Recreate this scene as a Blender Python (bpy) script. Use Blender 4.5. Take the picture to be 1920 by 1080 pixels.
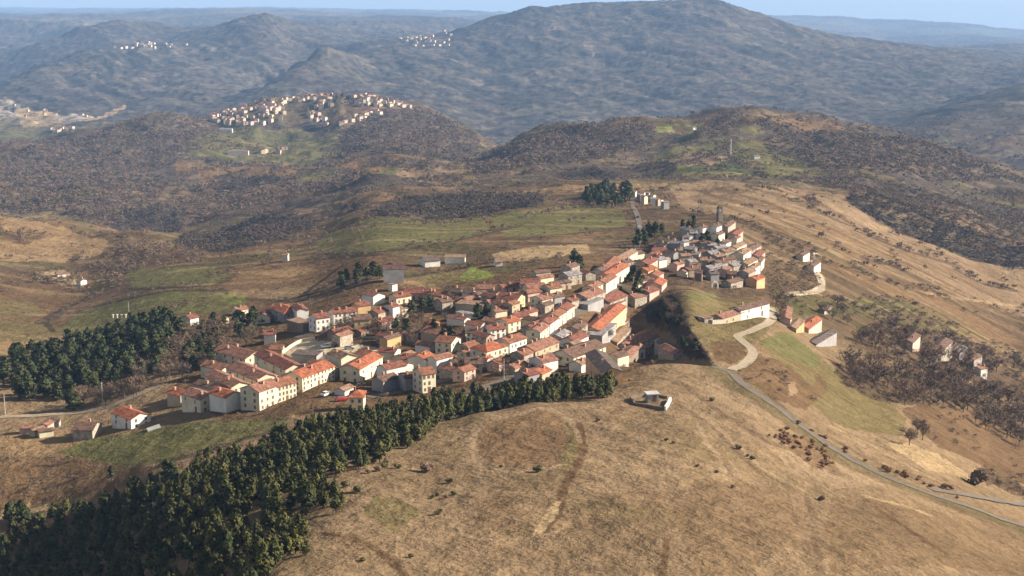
import bpy, math, random
import numpy as np

# ------------------------------------------------------------------ camera, sky, sun, exposure
SC = bpy.context.scene
for o in list(bpy.data.objects): bpy.data.objects.remove(o)
COL = SC.collection
F = 2637.0                      # focal length in pixels of a 1920 px wide frame
HORIZON = -15.0                 # row of the true horizon
TH = math.atan((540 - HORIZON) / F)
cam_d = bpy.data.cameras.new('camera'); cam = bpy.data.objects.new('camera', cam_d); COL.objects.link(cam)
cam_d.sensor_width = 36.0; cam_d.lens = 36.0 * F / 1920.0
cam_d.clip_start = 1.0; cam_d.clip_end = 200000.0
cam.location = (0, 0, 0); cam.rotation_euler = (math.pi / 2 - TH, 0, 0)
SC.camera = cam

SUN_AZ = math.radians(6.0)      # from +X (right of the view) towards +Y (away from the camera)
SUN_EL = math.radians(27.0)
world = bpy.data.worlds.new('World'); SC.world = world; world.use_nodes = True
wn = world.node_tree.nodes; wl = world.node_tree.links
sky = wn.new('ShaderNodeTexSky'); sky.sky_type = 'NISHITA'; sky.sun_disc = False
sky.sun_elevation = SUN_EL; sky.sun_rotation = math.pi / 2 - SUN_AZ
sky.altitude = 900; sky.air_density = 1.0; sky.dust_density = 1.5; sky.ozone_density = 0.6
bg = wn['Background']; bg.inputs['Strength'].default_value = 0.052
hs = wn.new('ShaderNodeHueSaturation'); hs.inputs['Saturation'].default_value = .38
wl.new(sky.outputs[0], hs.inputs['Color']); wl.new(hs.outputs[0], bg.inputs[0])
sun_d = bpy.data.lights.new('sun', 'SUN'); sun_d.energy = 5.0; sun_d.angle = math.radians(0.53)
sun_d.color = (1.0, 0.89, 0.74)
sun = bpy.data.objects.new('sun', sun_d); COL.objects.link(sun)
from mathutils import Vector
SUNV = Vector((math.cos(SUN_EL) * math.cos(SUN_AZ), math.cos(SUN_EL) * math.sin(SUN_AZ), math.sin(SUN_EL)))
sun.rotation_euler = SUNV.to_track_quat('Z', 'Y').to_euler(); sun.location = (600, 100, 400)
SC.view_settings.view_transform = 'Standard'; SC.view_settings.look = 'None'
SC.view_settings.gamma = 1.0; SC.view_settings.exposure = 1.58
SC.render.engine = 'CYCLES'
SC.cycles.max_bounces = 5; SC.cycles.diffuse_bounces = 2; SC.cycles.glossy_bounces = 1
SC.cycles.transmission_bounces = 1; SC.cycles.transparent_max_bounces = 6; SC.cycles.volume_bounces = 0
RNG = random.Random(7); NR = np.random.RandomState(11)

# ------------------------------------------------------------------ noise
def _hash(ix, iy, seed):
    h = (ix.astype(np.int64) * 374761393 + iy.astype(np.int64) * 668265263 + seed * 974634461) & 0x7fffffff
    h = ((h ^ (h >> 13)) * 1274126177) & 0x7fffffff
    return h ^ (h >> 16)
def noise(x, y, seed=0):
    x0 = np.floor(x); y0 = np.floor(y); fx = x - x0; fy = y - y0
    sx = fx * fx * fx * (fx * (fx * 6 - 15) + 10); sy = fy * fy * fy * (fy * (fy * 6 - 15) + 10)
    def g(dx, dy):
        a = (_hash(x0 + dx, y0 + dy, seed) & 1023) * (2 * np.pi / 1024)
        return np.cos(a) * (fx - dx) + np.sin(a) * (fy - dy)
    a = g(0, 0); b = g(1, 0); c = g(0, 1); d = g(1, 1)
    return 1.5 * ((a + (b - a) * sx) + ((c + (d - c) * sx) - (a + (b - a) * sx)) * sy)
def fbm(x, y, octs=4, seed=0, gain=0.5):
    s = 0; a = 1.0
    for k in range(octs):
        s = s + a * noise(x * 2 ** k + 17.3 * k, y * 2 ** k - 9.1 * k, seed + k); a *= gain
    return s
def ridged(x, y, octs=4, seed=0):
    s = 0; a = 1.0
    for k in range(octs):
        s = s + a * (0.45 - np.abs(noise(x * 2 ** k + 7.7 * k, y * 2 ** k + 3.1 * k, seed + k))); a *= 0.5
    return s
def smooth(a, b, x):
    t = np.clip((x - a) / (b - a), 0, 1); return t * t * (3 - 2 * t)

# ------------------------------------------------------------------ terrain: surveyed spot heights, bearing u = x/y and ln(distance)
def ray(px, py):
    a = (px - 960) / F; b = -(py - 540) / F
    den = math.cos(TH) + b * math.sin(TH)
    return a / den, (b * math.cos(TH) - math.sin(TH)) / den      # bearing, slope
CP = []
def cps(col, *dp):
    for d, p in dp: CP.append((col, d, p))
near = lambda d, z: -15 - z / d * F
for c in (-900, -300, 300, 900, 1500, 2200, 2900):
    CP.append((c, 60, near(60, -74))); CP.append((c, 120, near(120, -83)))
# left to right
cps(-900, (300, 1180), (600, 720), (1200, 420), (2500, 290), (3700, 250), (6500, 120), (12000, 40), (44000, 12))
cps(-300, (300, 1150), (420, 850), (600, 670), (1200, 410), (2500, 290), (3700, 250), (5200, 180), (6500, 120), (12000, 40), (44000, 12))
cps(0, (250, 1420), (300, 1200), (330, 1120), (370, 985), (420, 860), (470, 790), (540, 715), (640, 645), (760, 585), (900, 522), (1050, 455), (1200, 404),
    (1400, 425), (1700, 388), (2100, 335), (2500, 290), (2750, 268), (3300, 285), (3800, 248), (4700, 190), (5300, 166), (5800, 188), (6600, 130), (7200, 104),
    (9000, 60), (14000, 36), (25000, 18), (44000, 11))
cps(150, (250, 1350), (290, 1205), (340, 1032), (385, 906), (420, 848), (455, 800), (480, 772), (540, 710), (640, 640), (760, 585), (900, 528), (1050, 470), (1200, 424),
    (1400, 440), (1700, 388), (2100, 335), (2450, 290), (2700, 252), (3300, 282), (3800, 240), (4700, 188), (5200, 150), (5850, 98), (6350, 122), (7150, 55), (7800, 78),
    (8400, 66), (9000, 55), (14000, 36), (25000, 20), (44000, 11))
cps(300, (240, 1215), (270, 1105), (320, 972), (360, 885), (400, 842), (430, 805), (460, 762), (500, 715), (560, 655), (640, 600), (760, 545), (900, 500), (1050, 455), (1130, 445),
    (1350, 462), (1600, 400), (2000, 350), (2400, 285), (2700, 228), (2850, 215), (3300, 278), (3900, 232), (4800, 185), (5500, 125), (6200, 84), (6650, 96), (7400, 50), (8200, 66),
    (11000, 38), (18000, 24), (44000, 11))
cps(420, (230, 1140), (260, 1052), (310, 940), (360, 862), (400, 815), (430, 780), (470, 733), (540, 660), (600, 612), (680, 562), (800, 512), (900, 485), (1020, 465),
    (1300, 445), (1600, 395), (2000, 340), (2350, 292), (2700, 252), (2850, 224), (2900, 216), (3300, 275), (4000, 228), (4800, 180), (5600, 125), (6300, 75), (6900, 50), (7500, 60),
    (11000, 34), (18000, 24), (44000, 11))
cps(500, (220, 1100), (260, 1020), (310, 915), (360, 842), (400, 800), (430, 768), (470, 722), (540, 650), (600, 600), (700, 545), (850, 485), (1000, 450), (1300, 415), (1600, 375), (2000, 330),
    (2350, 290), (2700, 246), (2835, 206), (2900, 190), (3400, 260), (4000, 225), (4550, 172), (5000, 190), (5700, 112), (6400, 58), (7000, 30), (7800, 70), (12000, 30), (20000, 20), (44000, 11))
cps(600, (225, 1075), (262, 972), (310, 885), (360, 815), (400, 778), (440, 738), (480, 692), (540, 632), (600, 582), (700, 528), (850, 472), (1000, 438), (1300, 398), (1600, 362), (2000, 322),
    (2350, 285), (2740, 234), (2850, 199), (2920, 180), (3400, 250), (3900, 235), (4400, 190), (4800, 130), (5050, 96), (5550, 122), (6300, 90), (7100, 62), (7900, 56), (12000, 34), (20000, 22), (44000, 12))
cps(700, (225, 1078), (262, 965), (310, 868), (350, 812), (390, 782), (430, 752), (470, 704), (520, 645), (580, 580), (640, 528), (720, 485), (850, 442), (1000, 408), (1200, 374), (1500, 338), (1900, 302),
    (2300, 264), (2790, 208), (2900, 178), (3400, 245), (3900, 235), (4400, 190), (5000, 142), (5600, 100), (5950, 86), (6700, 88), (7500, 72), (9000, 52), (14000, 34), (44000, 12))
cps(800, (225, 1080), (262, 968), (310, 866), (350, 805), (385, 785), (430, 745), (470, 698), (520, 645), (580, 580), (640, 532), (720, 485), (850, 440), (1000, 408), (1200, 372), (1500, 338), (1900, 302),
    (2300, 270), (2790, 218), (2880, 200), (3400, 262), (3900, 238), (4400, 190), (5000, 140), (5600, 100), (6200, 76), (7000, 76), (8000, 68), (14000, 36), (44000, 13))
cps(900, (225, 1080), (270, 945), (320, 845), (355, 782), (372, 768), (395, 782), (430, 730), (470, 685), (530, 618), (580, 570), (640, 524), (720, 480), (850, 435), (1000, 402), (1200, 365), (1500, 336),
    (1900, 310), (2200, 292), (2600, 262), (2800, 262), (3400, 282), (3900, 248), (4400, 205), (5000, 155), (5600, 100), (6100, 55), (6300, 44), (7000, 80), (9000, 62), (16000, 30), (44000, 13))
cps(1000, (225, 1080), (280, 920), (330, 822), (365, 762), (382, 750), (402, 757), (440, 712), (490, 655), (540, 602), (580, 565), (630, 520), (700, 482), (800, 446), (950, 405), (1100, 376), (1250, 354), (1500, 325),
    (1800, 285), (1950, 258), (2050, 252), (2600, 335), (3200, 285), (3900, 250), (4500, 195), (5200, 135), (5900, 60), (6250, 16), (7200, 70), (44000, 10))
cps(1120, (225, 1080), (280, 918), (330, 820), (370, 762), (395, 742), (425, 724), (450, 700), (500, 645), (550, 590), (610, 532), (690, 485), (800, 445), (950, 402), (1100, 375), (1250, 350), (1500, 322),
    (1800, 272), (1950, 244), (2050, 236), (2600, 335), (3300, 280), (3900, 245), (4600, 185), (5300, 120), (6000, 45), (6350, 12), (7500, 70), (44000, 10))
cps(1210, (225, 1080), (280, 918), (330, 820), (380, 752), (410, 712), (440, 688), (458, 672), (475, 660), (520, 642), (560, 610), (600, 570), (640, 530), (700, 484), (790, 442), (930, 402), (1100, 370), (1250, 348), (1500, 320),
    (1800, 268), (1960, 240), (2060, 233), (2600, 335), (3300, 275), (4000, 238), (4600, 180), (5300, 110), (6000, 35), (6350, 8), (7500, 70), (44000, 10))
cps(1290, (225, 1080), (300, 880), (360, 778), (410, 714), (440, 684), (470, 662), (505, 625), (530, 592), (560, 560), (600, 543), (640, 528), (690, 490), (730, 448), (760, 430), (800, 432), (950, 392), (1100, 365), (1250, 346), (1500, 318),
    (1800, 262), (1960, 236), (2060, 228), (2600, 335), (3300, 270), (4000, 235), (4600, 175), (5300, 105), (6000, 30), (6400, 3), (7500, 70), (44000, 10))
cps(1340, (225, 1080), (300, 888), (360, 788), (410, 722), (440, 690), (470, 665), (520, 618), (560, 585), (600, 562), (640, 540), (690, 492), (735, 444), (770, 418), (820, 420), (950, 390), (1100, 364), (1250, 346), (1500, 318),
    (1800, 255), (1960, 225), (2060, 216), (2600, 335), (3300, 268), (4000, 232), (4600, 175), (5300, 105), (6000, 32), (6400, 5), (7500, 70), (44000, 10))
cps(1430, (225, 1085), (300, 908), (360, 805), (410, 742), (450, 700), (480, 668), (520, 630), (560, 592), (600, 566), (650, 545), (700, 508), (760, 468), (850, 430), (950, 402), (1100, 372), (1250, 348), (1500, 318),
    (1800, 258), (1980, 220), (2080, 212), (2600, 345), (3300, 265), (4000, 228), (4600, 175), (5300, 115), (6000, 60), (6300, 36), (7500, 90), (16000, 42), (17500, 36), (20000, 60), (44000, 14))
cps(1530, (225, 1092), (300, 935), (350, 858), (400, 795), (450, 745), (500, 698), (560, 642), (600, 608), (650, 572), (720, 530), (800, 485), (900, 440), (1050, 398), (1250, 354), (1500, 322),
    (1850, 262), (2000, 235), (2100, 225), (2600, 345), (3200, 262), (3700, 232), (4400, 190), (5000, 150), (5600, 105), (6000, 76), (7500, 95), (15000, 50), (17500, 37), (20000, 60), (44000, 14))
cps(1640, (225, 1105), (300, 960), (360, 880), (410, 825), (460, 780), (520, 728), (580, 672), (640, 625), (720, 575), (820, 520), (950, 465), (1100, 415), (1250, 375), (1400, 352), (1600, 315),
    (1900, 270), (2050, 250), (2150, 248), (2600, 345), (3100, 262), (3600, 240), (4200, 215), (4900, 165), (5500, 120), (5900, 92), (7500, 100), (15000, 55), (17500, 42), (20000, 62), (44000, 14))
cps(1760, (225, 1125), (300, 995), (360, 915), (420, 848), (470, 815), (520, 778), (580, 730), (660, 672), (740, 618), (850, 555), (1000, 490), (1150, 445), (1300, 408), (1500, 370), (1700, 328),
    (1950, 285), (2080, 272), (2500, 350), (3000, 262), (3400, 228), (3800, 208), (4300, 210), (5000, 160), (5600, 122), (6000, 105), (7500, 100), (15000, 58), (17500, 46), (20000, 66), (44000, 14))
cps(1900, (225, 1150), (300, 1050), (360, 968), (420, 915), (470, 880), (520, 848), (600, 785), (700, 712), (800, 645), (900, 588), (1050, 515), (1200, 465), (1400, 420), (1600, 385), (1800, 350),
    (1950, 328), (2050, 325), (2500, 370), (2900, 280), (3300, 225), (3800, 178), (4100, 168), (4600, 185), (5200, 150), (6000, 128), (7500, 105), (11000, 92), (15000, 70), (17500, 60), (20000, 75), (44000, 14))
cps(60, (4700, 190), (5500, 133), (6000, 158), (6900, 92), (7600, 98))
cps(225, (4700, 188), (5300, 140), (6000, 90), (6500, 104), (7300, 42), (8000, 66))
cps(545, (4000, 230), (4350, 190), (4750, 132), (5250, 166), (5900, 112), (6600, 66), (7100, 44))
cps(2250, (300, 1090), (420, 980), (600, 820), (800, 670), (1050, 545), (1400, 450), (2000, 370), (2600, 380), (3300, 230), (4100, 150), (6000, 120), (12000, 80), (44000, 14))
cps(2900, (300, 1100), (600, 830), (1050, 560), (2000, 380), (3300, 250), (4100, 160), (8000, 100), (44000, 14))
CP = np.array(CP, float)
_u = (CP[:, 0] - 960) / F; _v = np.log(CP[:, 1])
for i in range(len(CP)):                                 # bearing depends slightly on the row
    _u[i] = ray(CP[i, 0], CP[i, 2])[0]
_s = np.array([ray(c, p)[1] for c, d, p in CP])
KX, KY = F / 170.0, 4.2
def _phi(r2): return 0.5 * r2 * np.log(r2 + 1e-9)
_X = np.stack([_u * KX, _v * KY], 1)
_n = len(_X)
_A = np.zeros((_n + 3, _n + 3))
_A[:_n, :_n] = _phi(((_X[:, None] - _X[None]) ** 2).sum(-1)) + np.eye(_n) * 0.02
_A[:_n, _n] = 1; _A[:_n, _n + 1:] = _X; _A[_n, :_n] = 1; _A[_n + 1:, :_n] = _X.T
_w = np.linalg.solve(_A, np.concatenate([_s, np.zeros(3)]))

U = np.concatenate([np.linspace(-1.6, -0.50, 34)[:-1], np.linspace(-0.50, -0.40, 44)[:-1], np.linspace(-0.40, 0.40, 930),
                    np.linspace(0.40, 0.50, 44)[1:], np.linspace(0.50, 1.6, 34)[1:]])
V = np.concatenate([np.linspace(math.log(60), math.log(205), 60)[:-1], np.linspace(math.log(205), math.log(8000), 900)[:-1],
                    np.linspace(math.log(8000), math.log(25000), 120)])
# spline on a coarse grid, then cubic-free bilinear refinement on the mesh grid
cu = np.linspace(-1.6, 1.6, 480); cv = np.linspace(V[0], V[-1], 380)
G = np.zeros((len(cv), len(cu)))
for j, vv in enumerate(cv):
    q = np.stack([cu * KX, np.full_like(cu, vv * KY)], 1)
    G[j] = _phi(((q[:, None] - _X[None]) ** 2).sum(-1)) @ _w[:_n] + _w[_n] + q @ _w[_n + 1:]
def bil(Gr, gu, gv, u, v):                               # Catmull-Rom in both directions
    def wts(f): return (-.5 * f + f * f - .5 * f ** 3, 1 - 2.5 * f * f + 1.5 * f ** 3, .5 * f + 2 * f * f - 1.5 * f ** 3, -.5 * f * f + .5 * f ** 3)
    i = np.clip((u - gu[0]) / (gu[1] - gu[0]), 0, len(gu) - 1.001); j = np.clip((v - gv[0]) / (gv[1] - gv[0]), 0, len(gv) - 1.001)
    i0 = i.astype(int); j0 = j.astype(int); wi = wts(i - i0); wj = wts(j - j0); r = 0
    for b in range(4):
        jj = np.clip(j0 + b - 1, 0, len(gv) - 1); row = 0
        for a in range(4): row = row + wi[a] * Gr[jj, np.clip(i0 + a - 1, 0, len(gu) - 1)]
        r = r + wj[b] * row
    return r
UU, VV = np.meshgrid(U, V)
DD = np.exp(VV); XX = UU * DD; YY = DD
TT = bil(G, cu, cv, UU, VV)
ZZ = TT * DD
lv = np.log([60, 250, 450, 700, 1000, 1500, 2300, 3200, 4500, 6500, 16000, 40000])
amp = np.interp(VV, lv, [.2, .3, .4, .8, 2.5, 5, 7, 14, 30, 48, 60, 20])
wave = np.exp(np.interp(VV, lv, np.log([8, 14, 18, 40, 110, 160, 220, 330, 520, 700, 1500, 3000])))
# several fixed bands of relief, each fading in with distance
def band(wl, f0, f1, seed, rid=False, sk=0.0):
    m = smooth(math.log(f0[0]), math.log(f0[1]), VV) * (1 - smooth(math.log(f1[0]), math.log(f1[1]), VV))
    x = (XX + sk * YY) / wl; y = (YY - sk * XX) / wl
    n = ridged(x, y, 4, seed) if rid else fbm(x, y, 4, seed)
    return m * n
ZZ += band(9, (50, 60), (380, 480), 3) * 0.20
ZZ += band(40, (50, 60), (500, 900), 5) * 0.7
ZZ += band(120, (850, 1200), (2500, 3500), 8) * 7.0
ZZ += band(170, (1200, 1900), (9000, 12000), 9, True) * 13.0
ZZ += band(520, (3300, 4200), (30000, 42000), 12, True, 0.35) * 9.0
_w1 = 60 * fbm(XX / 400, YY / 400, 2, 90)
_a = (XX * .55 - YY * .83) + _w1; _b = (XX * .83 + YY * .55) + _w1       # ribs and gullies running down the mountain side
ZZ += smooth(math.log(3800), math.log(4700), VV) * (1 - smooth(math.log(9000), math.log(11000), VV)) * (ridged(_b / 170, _a / 760, 5, 91) * 16 + ridged(_b / 80, _a / 420, 2, 95) * 7)
ZZ += band(1500, (7500, 9000), (30000, 44000), 14, True) * 70.0
TT = ZZ / DD
def H(x, y):
    x = np.asarray(x, float); y = np.asarray(y, float)
    u = x / y; v = np.log(y)
    i = np.clip(np.interp(u, U, np.arange(len(U))), 0, len(U) - 1.001); j = np.clip(np.interp(v, V, np.arange(len(V))), 0, len(V) - 1.001)
    i0 = i.astype(int); j0 = j.astype(int); fi = i - i0; fj = j - j0
    return (TT[j0, i0] * (1 - fi) + TT[j0, i0 + 1] * fi) * y * (1 - fj) + (TT[j0 + 1, i0] * (1 - fi) + TT[j0 + 1, i0 + 1] * fi) * y * fj
def spot(px, py, h=0.0, dmin=0, dmax=1e9):
    """where the sight line through a photo pixel meets the ground (or a level h above it)"""
    u, s = ray(px, py)
    i = np.clip(np.interp(u, U, np.arange(len(U))), 0, len(U) - 1.001); i0 = int(i); fi = i - i0
    t = TT[:, i0] * (1 - fi) + TT[:, i0 + 1] * fi
    g = t + h / np.exp(V) - s
    ok = (g >= 0) & (np.exp(V) > dmin)
    k = int(np.argmax(ok))
    if not ok.any():
        k = int(np.argmax(g)); d = math.exp(V[k])
    elif k == 0 or (g[k - 1] >= 0): d = math.exp(V[k])
    else:
        f = -g[k - 1] / (g[k] - g[k - 1]); d = math.exp(V[k - 1] + f * (V[k] - V[k - 1]))
    d = min(d, dmax)
    return u * d, d, float(H(u * d, d))

def bank(pts, drop, w0, w1, w2, dr):
    """a steep bank: the land falls by drop on the left hand side of a line, and climbs back further out"""
    P = [spot(p[0], p[1], 0, *dr)[:2] for p in pts]
    b = (XX > min(p[0] for p in P) - w2 - 5) & (XX < max(p[0] for p in P) + 5) & (YY > min(p[1] for p in P) - 5) & (YY < max(p[1] for p in P) + 5)
    X = XX[b]; Y = YY[b]; best = np.full(X.shape, 1e9); sg = np.zeros(X.shape); tt = np.zeros(X.shape); n = len(P) - 1
    for k, ((ax, ay), (bx, by)) in enumerate(zip(P[:-1], P[1:])):
        t = np.clip(((X - ax) * (bx - ax) + (Y - ay) * (by - ay)) / ((bx - ax) ** 2 + (by - ay) ** 2), 0, 1)
        d = np.hypot(X - ax - t * (bx - ax), Y - ay - t * (by - ay)); c = (bx - ax) * (Y - ay) - (by - ay) * (X - ax)
        m = d < best; best[m] = d[m]; sg[m] = c[m]; tt[m] = (k + t[m]) / n
    s = np.where(sg < 0, best, -best)
    ZZ[b] -= drop * smooth(0, w0, s) * (1 - smooth(w1, w2, s)) * smooth(0, .18, tt) * (1 - smooth(.85, 1, tt)); TT[b] = ZZ[b] / DD[b]
bank([(1256,548),(1264,566),(1290,604),(1318,645),(1342,680),(1350,690)], 6.8, 9.0, 14.0, 48.0, (420, 720))
# ------------------------------------------------------------------ materials
def lin(r, g, b): return tuple(((c / 255) / 12.92 if c / 255 < .04045 else ((c / 255 + .055) / 1.055) ** 2.4) for c in (r, g, b))
def mat(name, base, rough=0.9, noise_scale=None, amt=0.25, alt=None, bump=0.0, bump_scale=None):
    m = bpy.data.materials.new(name); m.use_nodes = True
    nt = m.node_tree; b = nt.nodes['Principled BSDF']; b.inputs['Roughness'].default_value = rough
    b.inputs['Specular IOR Level'].default_value = 0.15
    b.inputs['Base Color'].default_value = (*base, 1)
    if noise_scale:
        tc = nt.nodes.new('ShaderNodeTexCoord'); n = nt.nodes.new('ShaderNodeTexNoise')
        n.inputs['Scale'].default_value = noise_scale; n.inputs['Detail'].default_value = 4
        oi = nt.nodes.new('ShaderNodeObjectInfo'); ad = nt.nodes.new('ShaderNodeVectorMath'); ad.operation = 'ADD'
        sc = nt.nodes.new('ShaderNodeVectorMath'); sc.operation = 'SCALE'; sc.inputs[3].default_value = 1.0
        nt.links.new(oi.outputs['Location'], sc.inputs[0])
        nt.links.new(tc.outputs['Object'], ad.inputs[0]); nt.links.new(sc.outputs[0], ad.inputs[1])
        nt.links.new(ad.outputs[0], n.inputs['Vector'])
        r = nt.nodes.new('ShaderNodeValToRGB')
        lo = tuple(c * (1 - amt) for c in base) if alt is None else alt
        hi = tuple(min(1, c * (1 + amt)) for c in base)
        r.color_ramp.elements[0].position = .32; r.color_ramp.elements[1].position = .68
        r.color_ramp.elements[0].color = (*lo, 1); r.color_ramp.elements[1].color = (*hi, 1)
        nt.links.new(n.outputs[0], r.inputs[0]); nt.links.new(r.outputs[0], b.inputs['Base Color'])
        if bump:
            bp = nt.nodes.new('ShaderNodeBump'); bp.inputs['Strength'].default_value = bump; bp.inputs['Distance'].default_value = 0.1
            nt.links.new(n.outputs[0], bp.inputs['Height']); nt.links.new(bp.outputs[0], b.inputs['Normal'])
    return m

# ------------------------------------------------------------------ land cover: plots surveyed as outlines on the ground
COLS = dict(
    dry=(.216, .149, .088), dry_light=(.262, .184, .112), dry_dark=(.176, .118, .068), tan=(.25, .165, .088), tanr=(.26, .155, .088),
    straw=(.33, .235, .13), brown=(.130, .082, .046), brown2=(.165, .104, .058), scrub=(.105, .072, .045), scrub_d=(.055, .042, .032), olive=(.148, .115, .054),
    olive_d=(.09, .08, .036), green=(.124, .115, .048), green_b=(.165, .185, .048), green_d=(.068, .082, .032), pale=(.26, .215, .165),
    wood=(.082, .066, .054), wood_r=(.105, .074, .056), asphalt=(.15, .13, .11), sand=(.44, .36, .25), wheat=(.225, .155, .096), earth=(.22, .12, .068))
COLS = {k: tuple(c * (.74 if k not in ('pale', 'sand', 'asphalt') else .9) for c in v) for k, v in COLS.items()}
def inpoly(pu, pv, poly):
    ins = np.zeros(pu.shape, bool); n = len(poly)
    for k in range(n):
        x1, y1 = poly[k]; x2, y2 = poly[(k + 1) % n]
        c = ((y1 > pv) != (y2 > pv)) & (pu < (x2 - x1) * (pv - y1) / (y2 - y1 + 1e-12) + x1)
        ins ^= c
    return ins
def plot(pts, dmin=0, dmax=1e9):
    r = []
    for p in pts:
        x, y, z = spot(p[0], p[1], 0, dmin, dmax); r.append((x / y, math.log(y)))
    return r
# slope seen from above, used to size the ragged edge of the plots
JU = noise(UU * F / 14, VV * 70, 41) + .5 * noise(UU * F / 5, VV * 180, 42)
JV = noise(UU * F / 14, VV * 70, 43) + .5 * noise(UU * F / 5, VV * 180, 44)
CC = np.zeros(UU.shape + (3,))
PM = np.zeros(UU.shape, bool); WK = np.zeros(UU.shape, bool); WD = np.zeros(UU.shape)                                   # woodland density
def mixin(m, c):
    m = np.asarray(m, float)[..., None]; CC[:] = CC * (1 - m) + np.array(c) * m
def mask(poly, rag=1.0):
    us = [p[0] for p in poly]; vs = [p[1] for p in poly]; eu = 8 * rag / F; ev = .02 * rag
    b = (UU > min(us) - eu) & (UU < max(us) + eu) & (VV > min(vs) - ev) & (VV < max(vs) + ev)
    m = np.zeros(UU.shape, bool)
    if b.any(): m[b] = inpoly(UU[b] + JU[b] * 2.6 * rag / F, VV[b] + JV[b] * .006 * rag, poly)
    return m
n_big = fbm(XX / 60, YY / 60, 4, 21); n_mid = fbm(XX / 16, YY / 16, 4, 22); n_hi = fbm(XX / 5, YY / 5, 3, 23)
n_far = fbm(XX / 260, YY / 260, 4, 24); n_vfar = fbm(XX / 900, YY / 500, 4, 25); n_str = fbm((XX + .9 * YY) / 300, (YY - .9 * XX) / 40, 3, 26)
CC[:] = COLS['dry']
mixin(.6 * smooth(.1, .7, n_big), COLS['dry_dark']); mixin(.35 * smooth(.1, .7, n_mid), COLS['dry_light']); mixin(.3 * smooth(.2, .7, n_hi), COLS['dry_dark'])
n_tus = fbm((XX + .35 * YY) / 2.2, (YY - .35 * XX) / 7, 3, 27)
mixin(.28 * smooth(.15, .7, n_tus) * (VV < math.log(600)), COLS['dry_light'])
mixin(.35 * smooth(.2, .7, fbm(XX / 30, YY / 30, 3, 28)), COLS['olive'])
mid = smooth(math.log(520), math.log(640), VV)
mixin(mid, COLS['scrub']); mixin(mid * smooth(0, .5, n_big), COLS['brown2']); mixin(mid * .8 * smooth(.1, .5, fbm(XX / 110, YY / 70, 3, 31)), COLS['olive_d'])
far = smooth(math.log(1150), math.log(1500), VV)
mixin(far, COLS['wood']); mixin(far * .8 * smooth(.1, .6, n_far), COLS['brown']); mixin(far * .75 * smooth(.2, .5, fbm(XX / 190, YY / 120, 3, 33)), COLS['olive_d'])
mixin(far * .5 * smooth(.35, .6, fbm(XX / 330, YY / 170, 4, 34)), COLS['olive'])
vfar = smooth(math.log(3000), math.log(3600), VV)
mixin(vfar, (.062, .050, .042)); mixin(vfar * .8 * smooth(-.1, .5, n_vfar), (.050, .045, .038)); mixin(vfar * .7 * smooth(.0, .4, fbm(XX / 60, YY / 50, 3, 71)), (.034, .032, .028)); mixin(vfar * .7 * smooth(.15, .5, fbm(XX / 420, YY / 260, 4, 36)), (.085, .072, .054))
mixin(vfar * .5 * smooth(.25, .5, n_str), (.10, .085, .062)); mixin(vfar * .5 * smooth(.3, .6, fbm(XX / 120, YY / 90, 3, 37)), (.13, .10, .08))
mixin(vfar * .6 * smooth(.05, .45, fbm(_b / 110, _a / 700, 4, 72)), (.030, .029, .026)); mixin(vfar * .5 * smooth(.15, .5, fbm(_b / 90, _a / 500, 4, 73)), (.105, .088, .064))
vv = smooth(math.log(7500), math.log(9000), VV)
mixin(vv * .6 * smooth(.1, .5, fbm(XX / 1500, YY / 2200, 4, 38)), (.13, .115, .08)); mixin(vv * .5 * smooth(.2, .5, fbm(XX / 700, YY / 1700, 4, 39)), (.16, .13, .10))
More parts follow.
